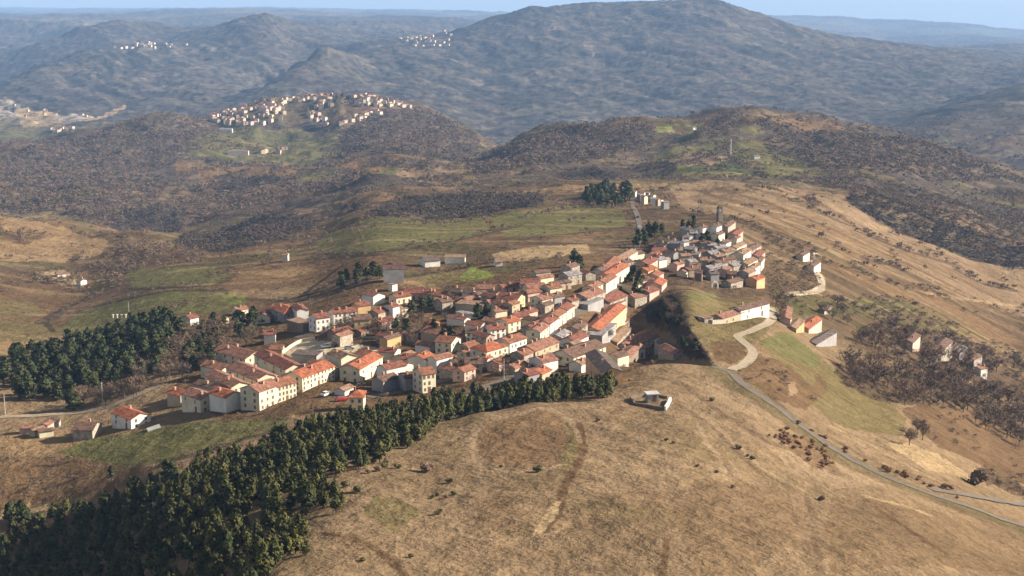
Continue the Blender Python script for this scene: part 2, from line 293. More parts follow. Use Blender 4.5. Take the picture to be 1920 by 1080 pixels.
PL = [  # land cover, near limit, far limit, outline
 ('wood', .7, 1200, 3300, [(0,300),(130,262),(250,235),(380,222),(400,250),(330,300),(260,330),(340,350),(250,400),(340,420),(330,452),(250,430),(120,400),(0,385)]),
 ('wood_r', .38, 1500, 3300, [(340,350),(600,330),(700,350),(640,400),(560,440),(430,470),(340,450),(330,400)]),
 ('wood_d', 1, 1300, 3000, [(212,425),(300,385),(352,392),(330,452),(250,432)]),
 ('wood_d', 1, 1300, 3000, [(410,350),(470,325),(560,316),(575,328),(500,345),(440,362)]),
 ('wood_d', .9, 800, 3000, [(330,452),(420,420),(560,400),(600,420),(540,450),(420,472),(350,470)]),
 ('green', 0, 1500, 3300, [(350,268),(430,246),(560,240),(640,258),(640,290),(560,310),(430,300),(370,288)]),
 ('green', 0, 1500, 3300, [(380,262),(500,250),(540,258),(470,284),(390,284)]),
 ('brown2', 0, 1500, 3300, [(330,300),(560,312),(700,300),(700,325),(520,330),(330,330)]),
 ('green', 0, 1500, 3300, [(560,318),(760,316),(880,340),(700,348),(560,340)]),
 ('earth', 0, 1500, 3300, [(610,290),(660,300),(720,320),(700,325),(620,303)]),
 ('wheat', 0, 1200, 3300, [(740,322),(860,306),(908,350),(800,342)]),
 ('olive', 0, 1200, 3300, [(820,322),(870,318),(900,340),(850,340)]),
 ('tanr', 0, 1000, 3300, [(632,378),(740,364),(745,376),(700,388),(640,388)]),
 ('wood', .8, 1500, 3300, [(640,255),(700,215),(790,205),(900,262),(895,300),(840,300),(720,290)]),
 ('wood_d', 1, 900, 1800, [(690,405),(760,372),(1010,364),(1020,384),(850,410),(720,414)]),
 ('green', 0, 650, 1500, [(582,458),(640,428),(800,412),(950,400),(965,425),(850,452),(700,474),(600,476)]),
 ('green', 0, 650, 1500, [(930,428),(915,405),(1000,392),(1080,385),(1170,395),(1175,425),(1060,440),(950,446)]),
 ('green', 0, 650, 1500, [(1085,420),(1170,405),(1178,425),(1100,436)]),
 ('tan', 0, 900, 1800, [(905,362),(1040,350),(1110,346),(1250,342),(1250,352),(1100,362),(1010,362)]),
 ('straw', 0, 550, 1200, [(922,476),(1010,462),(1100,458),(1108,476),(1000,488),(930,491)]),
 ('brown2', 0, 500, 1200, [(430,506),(560,488),(712,478),(722,498),(640,520),(560,560),(470,562),(420,540)]),
 ('tan', 0, 500, 1200, [(440,512),(560,498),(600,505),(540,520)]),
 ('wheat', 0, 500, 1200, [(480,552),(570,540),(600,545),(560,560),(490,566)]),
 ('green_b', 0, 480, 900, [(848,531),(884,498),(948,526),(905,536)]),
 ('olive', 0, 480, 900, [(760,520),(850,505),(870,530),(800,540)]),
 ('green', 0, 500, 1500, [(100,628),(150,582),(250,558),(330,545),(420,545),(472,560),(452,577),(330,597),(210,608),(130,642)]),
 ('green_b', 0, 500, 1500, [(405,560),(440,548),(465,556),(440,572)]),
 ('olive', 0, 500, 1500, [(0,602),(95,602),(140,640),(60,662),(0,650)]),
 ('tan', 0, 500, 1500, [(0,648),(70,640),(150,648),(110,660),(0,664)]),
 ('olive', 0, 450, 1500, [(0,664),(150,656),(60,682),(0,690)]),
 ('brown', 0, 500, 1500, [(0,512),(60,515),(150,545),(180,555),(130,575),(95,600),(0,604)]),
 ('olive', 0, 500, 1500, [(0,560),(60,566),(90,590),(0,600)]),
 ('green', 0, 500, 1500, [(238,508),(395,498),(432,520),(392,536),(250,542)]),
 ('scrub', .4, 500, 1500, [(160,500),(230,480),(240,540),(190,552)]),
 ('tan', 0, 800, 1500, [(0,402),(55,414),(130,430),(205,455),(190,475),(120,492),(0,488)]),
 ('brown', .25, 800, 1500, [(0,440),(60,432),(90,445),(40,462),(0,470)]),
 ('straw', 0, 600, 1500, [(60,512),(120,505),(175,548),(150,545)]),
 ('scrub', .3, 800, 1500, [(130,430),(300,445),(390,470),(380,498),(250,505),(200,480),(210,455)]),
 ('green', 0, 360, 500, [(100,850),(170,822),(280,806),(400,788),(545,782),(520,806),(400,842),(300,872),(180,872)]),
 ('green', 0, 360, 500, [(120,846),(280,812),(390,792),(400,802),(300,838),(180,856)]),
 ('brown2', .2, 330, 500, [(0,862),(130,850),(280,876),(330,870),(200,925),(0,930)]),
 ('straw', 0, 330, 500, [(0,935),(60,935),(96,950),(60,972),(0,975)]),
 ('tan', 0, 380, 520, [(0,815),(90,812),(170,822),(100,850),(0,848)]),
 ('wheat', 0, 900, 1600, [(1255,350),(1420,345),(1560,362),(1640,420),(1760,455),(1920,512),(1920,610),(1800,585),(1640,520),(1520,462),(1400,418),(1290,402)]),
 ('wood_d', 1, 800, 2000, [(1585,374),(1700,384),(1850,432),(1920,470),(1920,512),(1800,480),(1640,412)]),
 ('wood', .8, 1100, 2200, [(1440,330),(1600,330),(1760,370),(1920,400),(1920,470),(1760,400),(1600,362)]),
 ('green', 0, 1250, 2100, [(1225,292),(1380,252),(1450,278),(1565,322),(1540,332),(1400,336),(1280,336),(1215,312)]),
 ('green_d', 0, 1250, 2100, [(1265,324),(1370,296),(1432,330),(1340,336)]),
 ('wheat', 0, 1250, 2100, [(1240,300),(1340,288),(1375,294),(1290,312)]),
 ('green_b', 0, 1400, 2300, [(1225,236),(1258,234),(1268,248),(1236,252)]),
 ('green', 0, 1400, 2300, [(1290,232),(1318,236),(1322,262),(1290,262),(1270,256)]),
 ('green', 0, 1400, 2300, [(1370,240),(1402,235),(1440,255),(1400,252)]),
 ('wood', .9, 1400, 2300, [(885,300),(1040,238),(1225,236),(1232,265),(1180,290),(1000,312),(900,325)]),
 ('wood', .7, 1400, 2300, [(1300,250),(1345,215),(1390,210),(1370,245),(1330,262)]),
 ('wood_d', .9, 1300, 2300, [(1200,312),(1240,302),(1270,312),(1262,328),(1215,328)]),
 ('wood', .9, 1400, 2300, [(1440,262),(1420,225),(1600,245),(1760,275),(1900,335),(1800,345),(1600,322),(1500,300)]),
 ('brown2', .15, 1500, 2300, [(1420,212),(1520,222),(1620,248),(1560,250),(1450,232)]),
 ('wood_d', .9, 1200, 2300, [(1060,322),(1120,318),(1160,328),(1100,336),(1050,334)]),
 ('olive', 0, 3400, 5200, [(0,225),(60,222),(130,240),(240,225),(250,238),(120,262),(0,275)]),
 ('pale', 0, 3400, 5600, [(0,182),(24,190),(60,210),(118,225),(60,222),(20,228),(30,205)]),
 ('straw', 0, 3400, 5600, [(28,200),(60,206),(140,222),(220,222),(120,236),(40,238)]),
 ('pale', 0, 3400, 5600, [(100,218),(140,214),(190,222),(120,230)]),
 ('straw', 0, 3400, 5600, [(182,220),(232,196),(236,202),(200,222)]),
 ('green', 0, 3400, 5600, [(0,252),(70,248),(110,262),(0,278)]),
 # village ground, banks and the hill by the road
 ('brown', .12, 400, 800, [(320,735),(345,700),(400,640),(480,560),(600,560),(720,535),(900,525),(1050,490),(1180,465),(1250,470),(1240,540),(1200,600),(1240,650),(1200,690),(980,716),(760,765),(560,780),(430,790)]),
 ('brown', .15, 430, 700, [(480,740),(620,700),(860,690),(1000,660),(1180,600),(1240,650),(1200,690),(900,720),(700,770),(560,770)]),
 ('sand', 0, 400, 700, [(528,662),(566,640),(600,636),(640,642),(690,650),(760,652),(700,660),(600,668),(555,672)]),
 ('asphalt', 0, 400, 700, [(548,676),(560,660),(605,658),(610,672),(590,690)]),
 ('olive', 0, 440, 700, [(1262,562),(1300,548),(1400,560),(1462,590),(1440,622),(1400,650),(1385,682),(1340,672),(1290,602)]),
 ('brown', 0, 440, 700, [(1330,640),(1385,640),(1400,665),(1370,685),(1340,672)]),
 ('green', 0, 440, 700, [(1290,552),(1340,545),(1345,562),(1300,568)]),
 ('scrub_d', .12, 440, 700, [(1190,560),(1260,552),(1290,602),(1338,680),(1290,672),(1225,610)]),  # left bank of the mound: its shade is painted in as dark ground
 ('scrub', .4, 560, 900, [(1255,470),(1310,460),(1420,470),(1440,520),(1380,548),(1270,540)]),
 ('scrub', .55, 560, 900, [(1425,430),(1530,470),(1545,540),(1480,560),(1440,540)]),
 ('olive_d', .3, 560, 1000, [(1440,540),(1520,555),(1700,560),(1860,640),(1760,620),(1600,590),(1470,590)]),
 ('olive', 0, 380, 700, [(1420,640),(1480,622),(1560,690),(1640,720),(1700,785),(1690,818),(1560,792),(1500,740)]),
 ('green', 0, 380, 700, [(1425,640),(1480,625),(1540,670),(1530,690),(1470,670)]),
 ('olive', 0, 380, 700, [(1530,740),(1600,760),(1690,800),(1690,818),(1580,800)]),
 ('brown', .15, 380, 700, [(1375,700),(1420,662),(1500,702),(1535,742),(1510,770),(1450,750)]),
 ('wheat', 0, 380, 700, [(1478,718),(1492,715),(1496,735),(1480,745)]),
 ('scrub', .5, 450, 900, [(1560,680),(1700,690),(1850,720),(1920,750),(1920,850),(1800,770),(1700,760),(1640,750),(1580,720)]),
 ('scrub', .5, 500, 1000, [(1640,600),(1700,610),(1860,640),(1920,680),(1920,760),(1840,720),(1700,690),(1590,650)]),
 ('brown', .05, 380, 800, [(1690,768),(1740,755),(1820,770),(1900,825),(1920,860),(1850,876),(1760,840)]),
 ('straw', 0, 380, 700, [(1660,830),(1700,828),(1760,852),(1830,900),(1740,890)]),
 ('scrub', .6, 380, 700, [(1830,880),(1900,860),(1920,870),(1920,905),(1850,910)]),
 # marks on the bare hill
 ('brown2', 0, 250, 420, [(885,825),(900,800),(960,785),(1010,768),(1050,780),(1068,820),(1050,870),(980,880),(900,860)]),
 ('olive', 0, 250, 420, [(1060,790),(1085,800),(1090,840),(1060,890),(1045,870),(1068,820)]),
 ('dry_dark', 0, 230, 420, [(890,950),(930,930),(960,935),(1000,970),(990,1000),(930,1000),(895,975)]),
 ('olive', 0, 230, 420, [(700,930),(760,940),(790,960),(740,1000),(680,960)]),
 ('dry_dark', 0, 230, 420, [(620,1010),(680,1000),(720,1025),(660,1030)]),
 ('dry_light', 0, 250, 420, [(1290,700),(1400,745),(1520,800),(1460,800),(1360,760)]),
 ('dry_light', 0, 250, 420, [(1440,830),(1540,850),(1660,910),(1560,920),(1480,880)]),
 ('brown2', .0, 250, 420, [(1470,815),(1530,820),(1560,850),(1575,885),(1530,880),(1480,845)]),
 ('dry_dark', 0, 200, 420, [(1300,900),(1480,920),(1500,1000),(1400,1080),(1300,1080),(1270,980)]),
 ('dry_dark', 0, 200, 420, [(1560,930),(1760,960),(1900,1010),(1920,1080),(1560,1080),(1545,1000)]),
]
COLS['wood_d'] = (.046, .042, .036)  # dark trees and ravine shade both go into this tone
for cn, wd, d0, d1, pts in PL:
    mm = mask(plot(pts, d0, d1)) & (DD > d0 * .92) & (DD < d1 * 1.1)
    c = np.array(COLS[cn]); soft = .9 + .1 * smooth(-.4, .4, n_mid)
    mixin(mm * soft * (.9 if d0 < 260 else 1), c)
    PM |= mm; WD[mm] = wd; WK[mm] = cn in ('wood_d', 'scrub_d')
for e_, sl in ((int(np.searchsorted(U, .352)), 1), (int(np.searchsorted(U, -.352)), -1)):      # plots run on past the edge of the survey
    c_ = np.arange(e_, len(U)) if sl > 0 else np.arange(0, e_)
    c_ = c_[np.abs(U[c_]) < .5]; rows = np.clip(np.arange(len(V))[:, None] + (JU[:, c_] * 5).astype(int), 0, len(V) - 1)
    m_ = PM[rows, e_]; WD[:, c_] = np.where(m_, WD[rows, e_], WD[:, c_]); WK[:, c_] = np.where(m_, WK[rows, e_], WK[:, c_])
    CC[:, c_] = np.where(m_[..., None], CC[rows, e_], CC[:, c_])
# field grain, furrows and terraces inside the plots
mixin(.35 * smooth(.15, .6, fbm((XX * .35 + YY) / 26, (XX - .3 * YY) / 150, 3, 51)) * mid * (1 - vfar), COLS['brown'])
mixin(.35 * smooth(.2, .6, fbm((XX * .45 + YY) / 18, (XX - .45 * YY) / 120, 3, 52)) * mid * (1 - vfar), COLS['straw'])
tz = smooth(math.log(700), math.log(800), VV) * (1 - smooth(math.log(1300), math.log(1450), VV)) * smooth(.10, .16, UU)
mixin(.7 * tz * smooth(.05, .4, fbm((XX * .62 + YY) / 22, (XX - .62 * YY) / 260, 3, 53)), COLS['brown2'])
mixin(.3 * tz * smooth(.1, .45, fbm((XX * .62 + YY) / 16, (XX - .62 * YY) / 240, 3, 54)), COLS['straw'])
PTS_UV = np.stack([UU.ravel() * F, VV.ravel() * 300], 1)
def trail(pts, width, c, a,  dmin=0, dmax=1e9, rag=.35):
    """a worn line on the ground, width in metres"""
    global CC
    w = [spot(p[0], p[1], 0, dmin, dmax)[:2] for p in pts]
    best = np.full(UU.shape, 1e9)
    x0 = min(p[0] for p in w) - 15; x1 = max(p[0] for p in w) + 15; y0 = min(p[1] for p in w) - 15; y1 = max(p[1] for p in w) + 15
    b = (XX > x0) & (XX < x1) & (YY > y0) & (YY < y1)
    X = XX[b] + JU[b] * rag; Y = YY[b] + JV[b] * rag; bb = best[b]
    for (ax, ay), (bx, by) in zip(w[:-1], w[1:]):
        L2 = (bx - ax) ** 2 + (by - ay) ** 2 + 1e-9
        t = np.clip(((X - ax) * (bx - ax) + (Y - ay) * (by - ay)) / L2, 0, 1)
        bb = np.minimum(bb, np.hypot(X - ax - t * (bx - ax), Y - ay - t * (by - ay)))
    m = np.zeros(UU.shape); m[b] = a * (1 - smooth(width * .5, width * .5 + max(.4, width * .4), bb))
    mixin(m, COLS[c])
def curve(pts, n=6):
    P = [pts[0]] + list(pts) + [pts[-1]]; r = []
    for k in range(1, len(P) - 2):
        for q in range(n):
            t = q / n; a, b, c, d = (np.array(P[k + i], float) for i in (-1, 0, 1, 2))
            r.append(tuple(.5 * (2 * b + (c - a) * t + (2 * a - 5 * b + 4 * c - d) * t * t + (3 * b - a - 3 * c + d) * t ** 3)))
    r.append(tuple(pts[-1])); return r
COLS['rut'] = (.120, .082, .05)
N = (200, 470)
trail(curve([(1290,728),(1340,765),(1400,805),(1440,830)]), 2.16, 'rut', 1.0, *N)
trail(curve([(1440,828),(1500,850),(1560,880),(1570,888)]), 2.7, 'rut', 1.0, *N)
trail(curve([(1272,758),(1330,795),(1370,835),(1420,880),(1500,925),(1515,940),(1525,985),(1540,1080)]), 1.2, 'rut', 1.0, *N)
trail(curve([(1280,755),(1340,797),(1385,838),(1430,878),(1510,922)]), 1.08, 'dry_light', 1.0, *N)
trail(curve([(1310,790),(1325,830),(1345,855),(1365,900)]), 1.08, 'dry_light', 1.0, *N)
trail(curve([(1085,795),(1092,850),(1060,910),(1045,960),(1020,990),(1000,1006)]), 1.49, 'brown', 1.0, *N)
trail(curve([(1045,940),(1035,970),(1012,996),(1000,1005)]), 0.81, 'straw', 1.0, *N)
trail(curve([(1038,945),(1022,972),(1005,998)]), 0.54, 'straw', 1.0, *N)
trail(curve([(905,800),(888,820),(890,850),(905,880),(890,910)]), 1.35, 'dry_light', 1.0, *N)
trail(curve([(905,880),(980,885),(1060,870)]), 0.94, 'dry_light', 1.0, *N)
trail(curve([(985,770),(1030,765),(1070,790),(1088,830)]), 0.94, 'dry_light', 1.0, *N)
trail(curve([(850,985),(900,1010),(1000,1006),(1060,990)]), 0.81, 'dry_light', 1.0, *N)
trail(curve([(600,1000),(660,1010),(720,1040),(760,1080)]), 1.35, 'brown', 1.0, *N)
trail(curve([(1250,1010),(1245,1050),(1240,1080)]), 0.81, 'brown', 1.0, *N)
trail(curve([(1640,950),(1700,990),(1760,1030)]), 1.62, 'brown', 1.0, *N)
trail(curve([(1620,930),(1700,950),(1740,965)]), 1.35, 'straw', 1.0, *N)
trail(curve([(1345,690),(1390,722),(1440,756),(1490,795),(1540,832),(1590,864),(1640,890),(1700,916),(1760,938),(1840,964),(1930,998)]), 9.0, 'olive_d', .55, 260, 600)
trail(curve([(1380,705),(1450,752),(1520,798),(1600,845),(1700,890),(1790,922)]), 1.6, 'rut', .9, 260, 600)
trail(curve([(1400,742),(1500,812),(1600,876),(1700,922),(1800,958),(1920,1010)]), 1.2, 'rut', .8, 260, 600)
trail(curve([(1560,800),(1640,838),(1700,872),(1780,912)]), 1.4, 'straw', .8, 260, 600)
for pts in ([(905,405),(925,425),(945,432)], [(930,430),(1010,425),(1080,440)]): trail(curve(pts), 3, 'brown', .8, 600, 1500)
for pts in ([(100,622),(85,600),(100,588),(140,570),(165,555)], [(700,478),(640,500),(560,560)], [(60,660),(150,648),(240,640)]): trail(curve(pts), 2.5, 'scrub_d', .8, 500, 1500)
for pts in ([(650,182),(640,205),(660,220),(700,205),(760,196)], [(700,205),(660,230),(640,240)]): trail(curve(pts), 9, 'straw', .7, 2000, 3200)
trail(curve([(1540,540),(1520,548),(1475,552)]), 3.0, 'sand', .9, 560, 1000)
trail(curve([(1530,475),(1525,500),(1540,520),(1540,540)]), 2.4, 'sand', .8, 560, 1000)
trail(curve([(1620,515),(1720,545),(1800,560),(1920,575)]), 3.0, 'straw', .8, 700, 1500)
trail(curve([(1485,680),(1520,695),(1540,715),(1530,740)]), 3.0, 'brown', .8, 380, 800)
for pts in ([(1020,42),(1030,46),(1042,52)], [(1170,28),(1185,38)], [(1115,95),(1112,105)]): trail(curve(pts), 9, 'pale', .7, 4000, 8000)
for pts in ([(380,85),(405,95)], [(395,45),(400,50)]): trail(curve(pts), 22, 'pale', .5, 4000, 9000)

def hedge_line(pts, width, c, a, d0, d1, wd=.9):
    trail(curve(pts), width, c, a, d0, d1, .8)
    w = [spot(p[0], p[1], 0, d0, d1)[:2] for p in pts]
    for (ax, ay), (bx, by) in zip(w[:-1], w[1:]):
        b = (XX > min(ax, bx) - width) & (XX < max(ax, bx) + width) & (YY > min(ay, by) - width) & (YY < max(ay, by) + width)
        X = XX[b]; Y = YY[b]; t = np.clip(((X - ax) * (bx - ax) + (Y - ay) * (by - ay)) / ((bx - ax) ** 2 + (by - ay) ** 2 + 1e-9), 0, 1)
        q_ = WD[b]; q_[np.hypot(X - ax - t * (bx - ax), Y - ay - t * (by - ay)) < width * .6] = wd; WD[b] = q_
for pts in ([(1403,418),(1485,473),(1594,505),(1730,550)], [(1521,373),(1530,396),(1594,423),(1660,450)], [(1625,487),(1680,500),(1730,527)], [(1798,509),(1843,532),(1902,545)], [(1570,560),(1662,590),(1750,600)],
            [(1290,398),(1370,412),(1440,440)], [(1400,350),(1480,372),(1560,410)], [(1610,435),(1700,470),(1800,500)]): hedge_line(pts, 6, 'scrub', .8, 600, 1500, .7)
for pts in ([(1300,355),(1400,385),(1500,430),(1600,475)], [(1340,350),(1450,385),(1560,430),(1680,485),(1800,545)], [(1440,350),(1540,385),(1640,445),(1760,490)], [(1310,375),(1400,400),(1480,440)], [(1480,455),(1580,490),(1700,530),(1850,575)]): trail(curve(pts), 5, 'brown', .75, 600, 1500, 1.2)
for pts in ([(1280,362),(1400,392),(1500,440)], [(1420,352),(1530,395),(1620,455),(1740,505)], [(1500,362),(1580,395),(1680,460)], [(1560,470),(1680,515),(1800,560)]): trail(curve(pts), 4, 'straw', .3, 600, 1500, 1.2)
for pts in ([(582,458),(640,428),(800,412),(950,400)], [(600,476),(700,474),(850,452),(965,425)], [(430,506),(560,488),(712,478)], [(470,562),(560,560),(640,520),(722,498)], [(1060,440),(1175,425)], [(240,542),(392,536),(432,520)], [(150,582),(250,558),(330,545),(420,545)],
            [(60,512),(175,548)], [(150,545),(180,555),(130,575),(95,600)], [(760,520),(850,505),(920,492)], [(300,872),(400,842),(520,806)]): hedge_line(pts, 4, 'scrub_d', .7, 360, 1500, .55)
for pts in ([(380,300),(520,312),(640,305)], [(560,318),(700,326),(800,345)], [(700,300),(800,318),(905,350)], [(640,388),(745,376),(880,360)], [(420,330),(520,335),(640,352)], [(1220,310),(1340,290),(1380,256)], [(1370,298),(1432,330)], [(1450,278),(1560,322)], [(1280,336),(1400,336),(1540,332)]): hedge_line(pts, 9, 'wood', .8, 1000, 3300, .7)

# ------------------------------------------------------------------ ground mesh
nv, nu = UU.shape
me = bpy.data.meshes.new('ground')
co = np.stack([XX, YY, ZZ], -1).reshape(-1, 3).astype(np.float32)
idx = np.arange(nv * nu).reshape(nv, nu)
q = np.stack([idx[:-1, :-1], idx[:-1, 1:], idx[1:, 1:], idx[1:, :-1]], -1).reshape(-1, 4).astype(np.int32)
me.vertices.add(len(co)); me.vertices.foreach_set('co', co.ravel())
me.loops.add(q.size); me.loops.foreach_set('vertex_index', q.ravel())
me.polygons.add(len(q)); me.polygons.foreach_set('loop_start', np.arange(0, q.size, 4, dtype=np.int32))
me.update(); me.validate()
ca = me.color_attributes.new('cover', 'FLOAT_COLOR', 'POINT')
ca.data.foreach_set('color', np.concatenate([CC.reshape(-1, 3), smooth(math.log(2600), math.log(4200), VV).reshape(-1, 1)], 1).astype(np.float32).ravel())
me.polygons.foreach_set('use_smooth', np.ones(len(q), bool))
ground = bpy.data.objects.new('ground', me); COL.objects.link(ground); ground['kind'] = 'structure'
ground['label'] = 'dry winter hillside with small fields, scrub and distant wooded mountains'
gm = bpy.data.materials.new('ground_cover'); gm.use_nodes = True
nt = gm.node_tree; b = nt.nodes['Principled BSDF']; b.inputs['Roughness'].default_value = 1.0; b.inputs['Specular IOR Level'].default_value = 0.0
at = nt.nodes.new('ShaderNodeAttribute'); at.attribute_name = 'cover'
geo = nt.nodes.new('ShaderNodeNewGeometry')
def tex(scale, det=5, rough=.6):
    n = nt.nodes.new('ShaderNodeTexNoise'); n.inputs['Scale'].default_value = scale; n.inputs['Detail'].default_value = det; n.inputs['Roughness'].default_value = rough
    nt.links.new(geo.outputs['Position'], n.inputs['Vector']); return n
def mul(colsock, fac, lo, hi, a=.3, z=.7):
    mr = nt.nodes.new('ShaderNodeMapRange'); mr.inputs[1].default_value = a; mr.inputs[2].default_value = z; mr.inputs[3].default_value = lo; mr.inputs[4].default_value = hi
    nt.links.new(fac, mr.inputs[0])
    v = nt.nodes.new('ShaderNodeVectorMath'); v.operation = 'SCALE'; nt.links.new(colsock, v.inputs[0]); nt.links.new(mr.outputs[0], v.inputs[3]); return v.outputs[0]
t1 = tex(1.1); t2 = tex(.16, 6); t3 = tex(.02, 6, .65)
c1 = mul(at.outputs['Color'], t1.outputs[0], .78, 1.22); c1 = mul(c1, t2.outputs[0], .88, 1.12); c1 = mul(c1, t3.outputs[0], .78, 1.22)
tf = tex(.035, 7, .75)
cf = mul(c1, tf.outputs[0], .22, 1.55, .36, .64); mx = nt.nodes.new('ShaderNodeMix'); mx.data_type = 'RGBA'
nt.links.new(at.outputs['Alpha'], mx.inputs[0]); nt.links.new(c1, mx.inputs[6]); nt.links.new(cf, mx.inputs[7]); c1 = mx.outputs[2]
nt.links.new(c1, b.inputs['Base Color'])
bp = nt.nodes.new('ShaderNodeBump'); bp.inputs['Strength'].default_value = .55; bp.inputs['Distance'].default_value = .6
nt.links.new(t1.outputs[0], bp.inputs['Height'])
bp2 = nt.nodes.new('ShaderNodeBump'); bp2.inputs['Strength'].default_value = .5; bp2.inputs['Distance'].default_value = 6.0
nt.links.new(t2.outputs[0], bp2.inputs['Height']); nt.links.new(bp.outputs[0], bp2.inputs['Normal'])
nt.links.new(bp2.outputs[0], b.inputs['Normal'])
me.materials.append(gm)
# ------------------------------------------------------------------ object helpers
def raw(name, verts, faces, mats, mi=None, smooth_=False):
    m = bpy.data.meshes.new(name); m.from_pydata([tuple(map(float, v)) for v in verts], [], faces)
    for x in mats: m.materials.append(x)
    if mi is not None: m.polygons.foreach_set('material_index', mi)
    if smooth_: m.polygons.foreach_set('use_smooth', [True] * len(m.polygons))
    m.update(); return m
def link(name, mesh, parent=None, loc=None, rz=0.0):
    o = bpy.data.objects.new(name, mesh); COL.objects.link(o)
    if parent: o.parent = parent
    if loc is not None: o.location = loc
    o.rotation_euler = (0, 0, rz); return o
def tag(o, label, cat, group=None, kind=None):
    if label: o['label'] = label
    if cat: o['category'] = cat
    if group: o['group'] = group
    if kind: o['kind'] = kind
    return o
def copy_tree(o, parent=None):
    c = o.copy(); COL.objects.link(c); c.parent = parent
    for ch in o.children: copy_tree(ch, c)
    return c
def box(x0, x1, y0, y1, z0, z1):
    v = [(x, y, z) for z in (z0, z1) for x, y in ((x0, y0), (x1, y0), (x1, y1), (x0, y1))]
    return v, [(0, 3, 2, 1), (4, 5, 6, 7), (0, 1, 5, 4), (1, 2, 6, 5), (2, 3, 7, 6), (3, 0, 4, 7)]
class MB:
    def __init__(s): s.v = []; s.f = []; s.m = []
    def add(s, vf, mi=0):
        n = len(s.v); s.v += list(vf[0]); s.f += [tuple(i + n for i in f) for f in vf[1]]; s.m += [mi] * len(vf[1]); return s
    def mesh(s, name, *mats): return raw(name, s.v, s.f, mats, s.m)
def tube(p, q, r0, r1, n=6):
    p = Vector(p); q = Vector(q); d = (q - p).normalized(); a = d.orthogonal().normalized(); b = d.cross(a)
    v = [p + (a * math.cos(t) + b * math.sin(t)) * r0 for t in [2 * math.pi * k / n for k in range(n)]] + [q + (a * math.cos(t) + b * math.sin(t)) * r1 for t in [2 * math.pi * k / n for k in range(n)]]
    return [tuple(x) for x in v], [(k, (k + 1) % n, n + (k + 1) % n, n + k) for k in range(n)] + [tuple(range(n, 2 * n))]

# ------------------------------------------------------------------ trees
M = {}
M['bark'] = mat('pine_bark', (.07, .045, .03), .95, 3, .35)
M['grey_bark'] = mat('grey_bark', (.11, .09, .075), .95, 3, .35)
def leafmat(name, a, b, tr=0.0):
    m = mat(name, a, .85, .9, .3, alt=b); return m
M['needles'] = leafmat('pine_needles', (.060, .060, .017), (.023, .026, .009))
M['needles_y'] = leafmat('yellowed_pine_needles', (.086, .079, .022), (.040, .041, .013))
M['needles_d'] = leafmat('dark_conifer_needles', (.044, .050, .018), (.018, .023, .010))
M['twigs'] = leafmat('bare_twigs', (.155, .102, .068), (.075, .050, .036))
M['twigs_g'] = leafmat('grey_bare_twigs', (.115, .084, .064), (.056, .042, .034))
M['wood_far'] = leafmat('far_leafless_wood', (.145, .095, .069), (.088, .060, .046)); M['wood_dark'] = leafmat('dark_wood', (.074, .054, .042), (.044, .036, .030))  # the darker tone holds ravine shade as well as dark trees
M['russet'] = leafmat('russet_twigs', (.24, .135, .075), (.11, .062, .038))
M['shrub'] = leafmat('shrub_leaves', (.105, .095, .036), (.045, .045, .020))
def leaf_cloud(rs, n, place, size, up=.3, spread=.38):
    """n small bent leaf sprays; place(rs) gives a point and an outward direction"""
    v = []; f = []
    for k in range(n):
        p, o = place(rs); s = size * rs.uniform(.6, 1.35)
        nrm = np.array(o) + rs.normal(0, spread, 3) + np.array([0, 0, up]); nrm /= np.linalg.norm(nrm) + 1e-9
        a = np.cross(nrm, rs.normal(0, 1, 3)); a /= np.linalg.norm(a) + 1e-9; d = np.cross(nrm, a) + nrm * .25; p = np.array(p)
        i = len(v); v += [p - a * s * .5 - d * s * .4, p + a * s * .5 - d * s * .4, p + d * s * .6 + a * s * .3, p + d * s * .6 - a * s * .3]; f.append((i, i + 1, i + 2, i + 3))
    return v, f
def pine_meshes(seed, h, mk):
    rs = np.random.RandomState(seed); t = MB(); bend = rs.normal(0, .12, 2)
    t.add(tube((0, 0, -.8), (bend[0] * .5, bend[1] * .5, h * .5), .17, .11)); t.add(tube((bend[0] * .5, bend[1] * .5, h * .5), (bend[0], bend[1], h * .93), .11, .03))
    whorl = []
    for k in range(15):
        z = h * rs.uniform(.16, .9); az = rs.uniform(0, 6.28); q = (z / h - .12) / .9
        r = h * .32 * (1 - q) ** .62 * rs.uniform(.65, 1.18)
        whorl.append((z, az, r)); t.add(tube((0, 0, z), (r * .8 * math.cos(az), r * .8 * math.sin(az), z + .12 * r), .045, .015, 4))
    def place(rs):
        z, az, r = whorl[rs.randint(len(whorl))]; q = rs.beta(2.2, 1.1); aj = az + rs.normal(0, .33)
        p = (r * q * math.cos(aj) + rs.normal(0, .12), r * q * math.sin(aj) + rs.normal(0, .12), z + .12 * r * q + rs.normal(0, .16) + (rs.rand() < .12) * rs.uniform(0, (h - z) * .6))
        return p, (math.cos(aj), math.sin(aj), .3)
    v, f = leaf_cloud(rs, 1300, place, .36)
    def top(rs): z = h * rs.uniform(.68, 1.0); r = (1.04 * h - z) * .30 * rs.rand(); a = rs.uniform(0, 6.28); return (bend[0] + r * math.cos(a), bend[1] + r * math.sin(a), z), (math.cos(a) * .6, math.sin(a) * .6, .8)
    v2, f2 = leaf_cloud(rs, 180, top, .31)
    c = MB(); c.add((v, f)); c.add((v2, f2))
    return t.mesh('trunk', M['bark']), c.mesh('crown', M[mk])
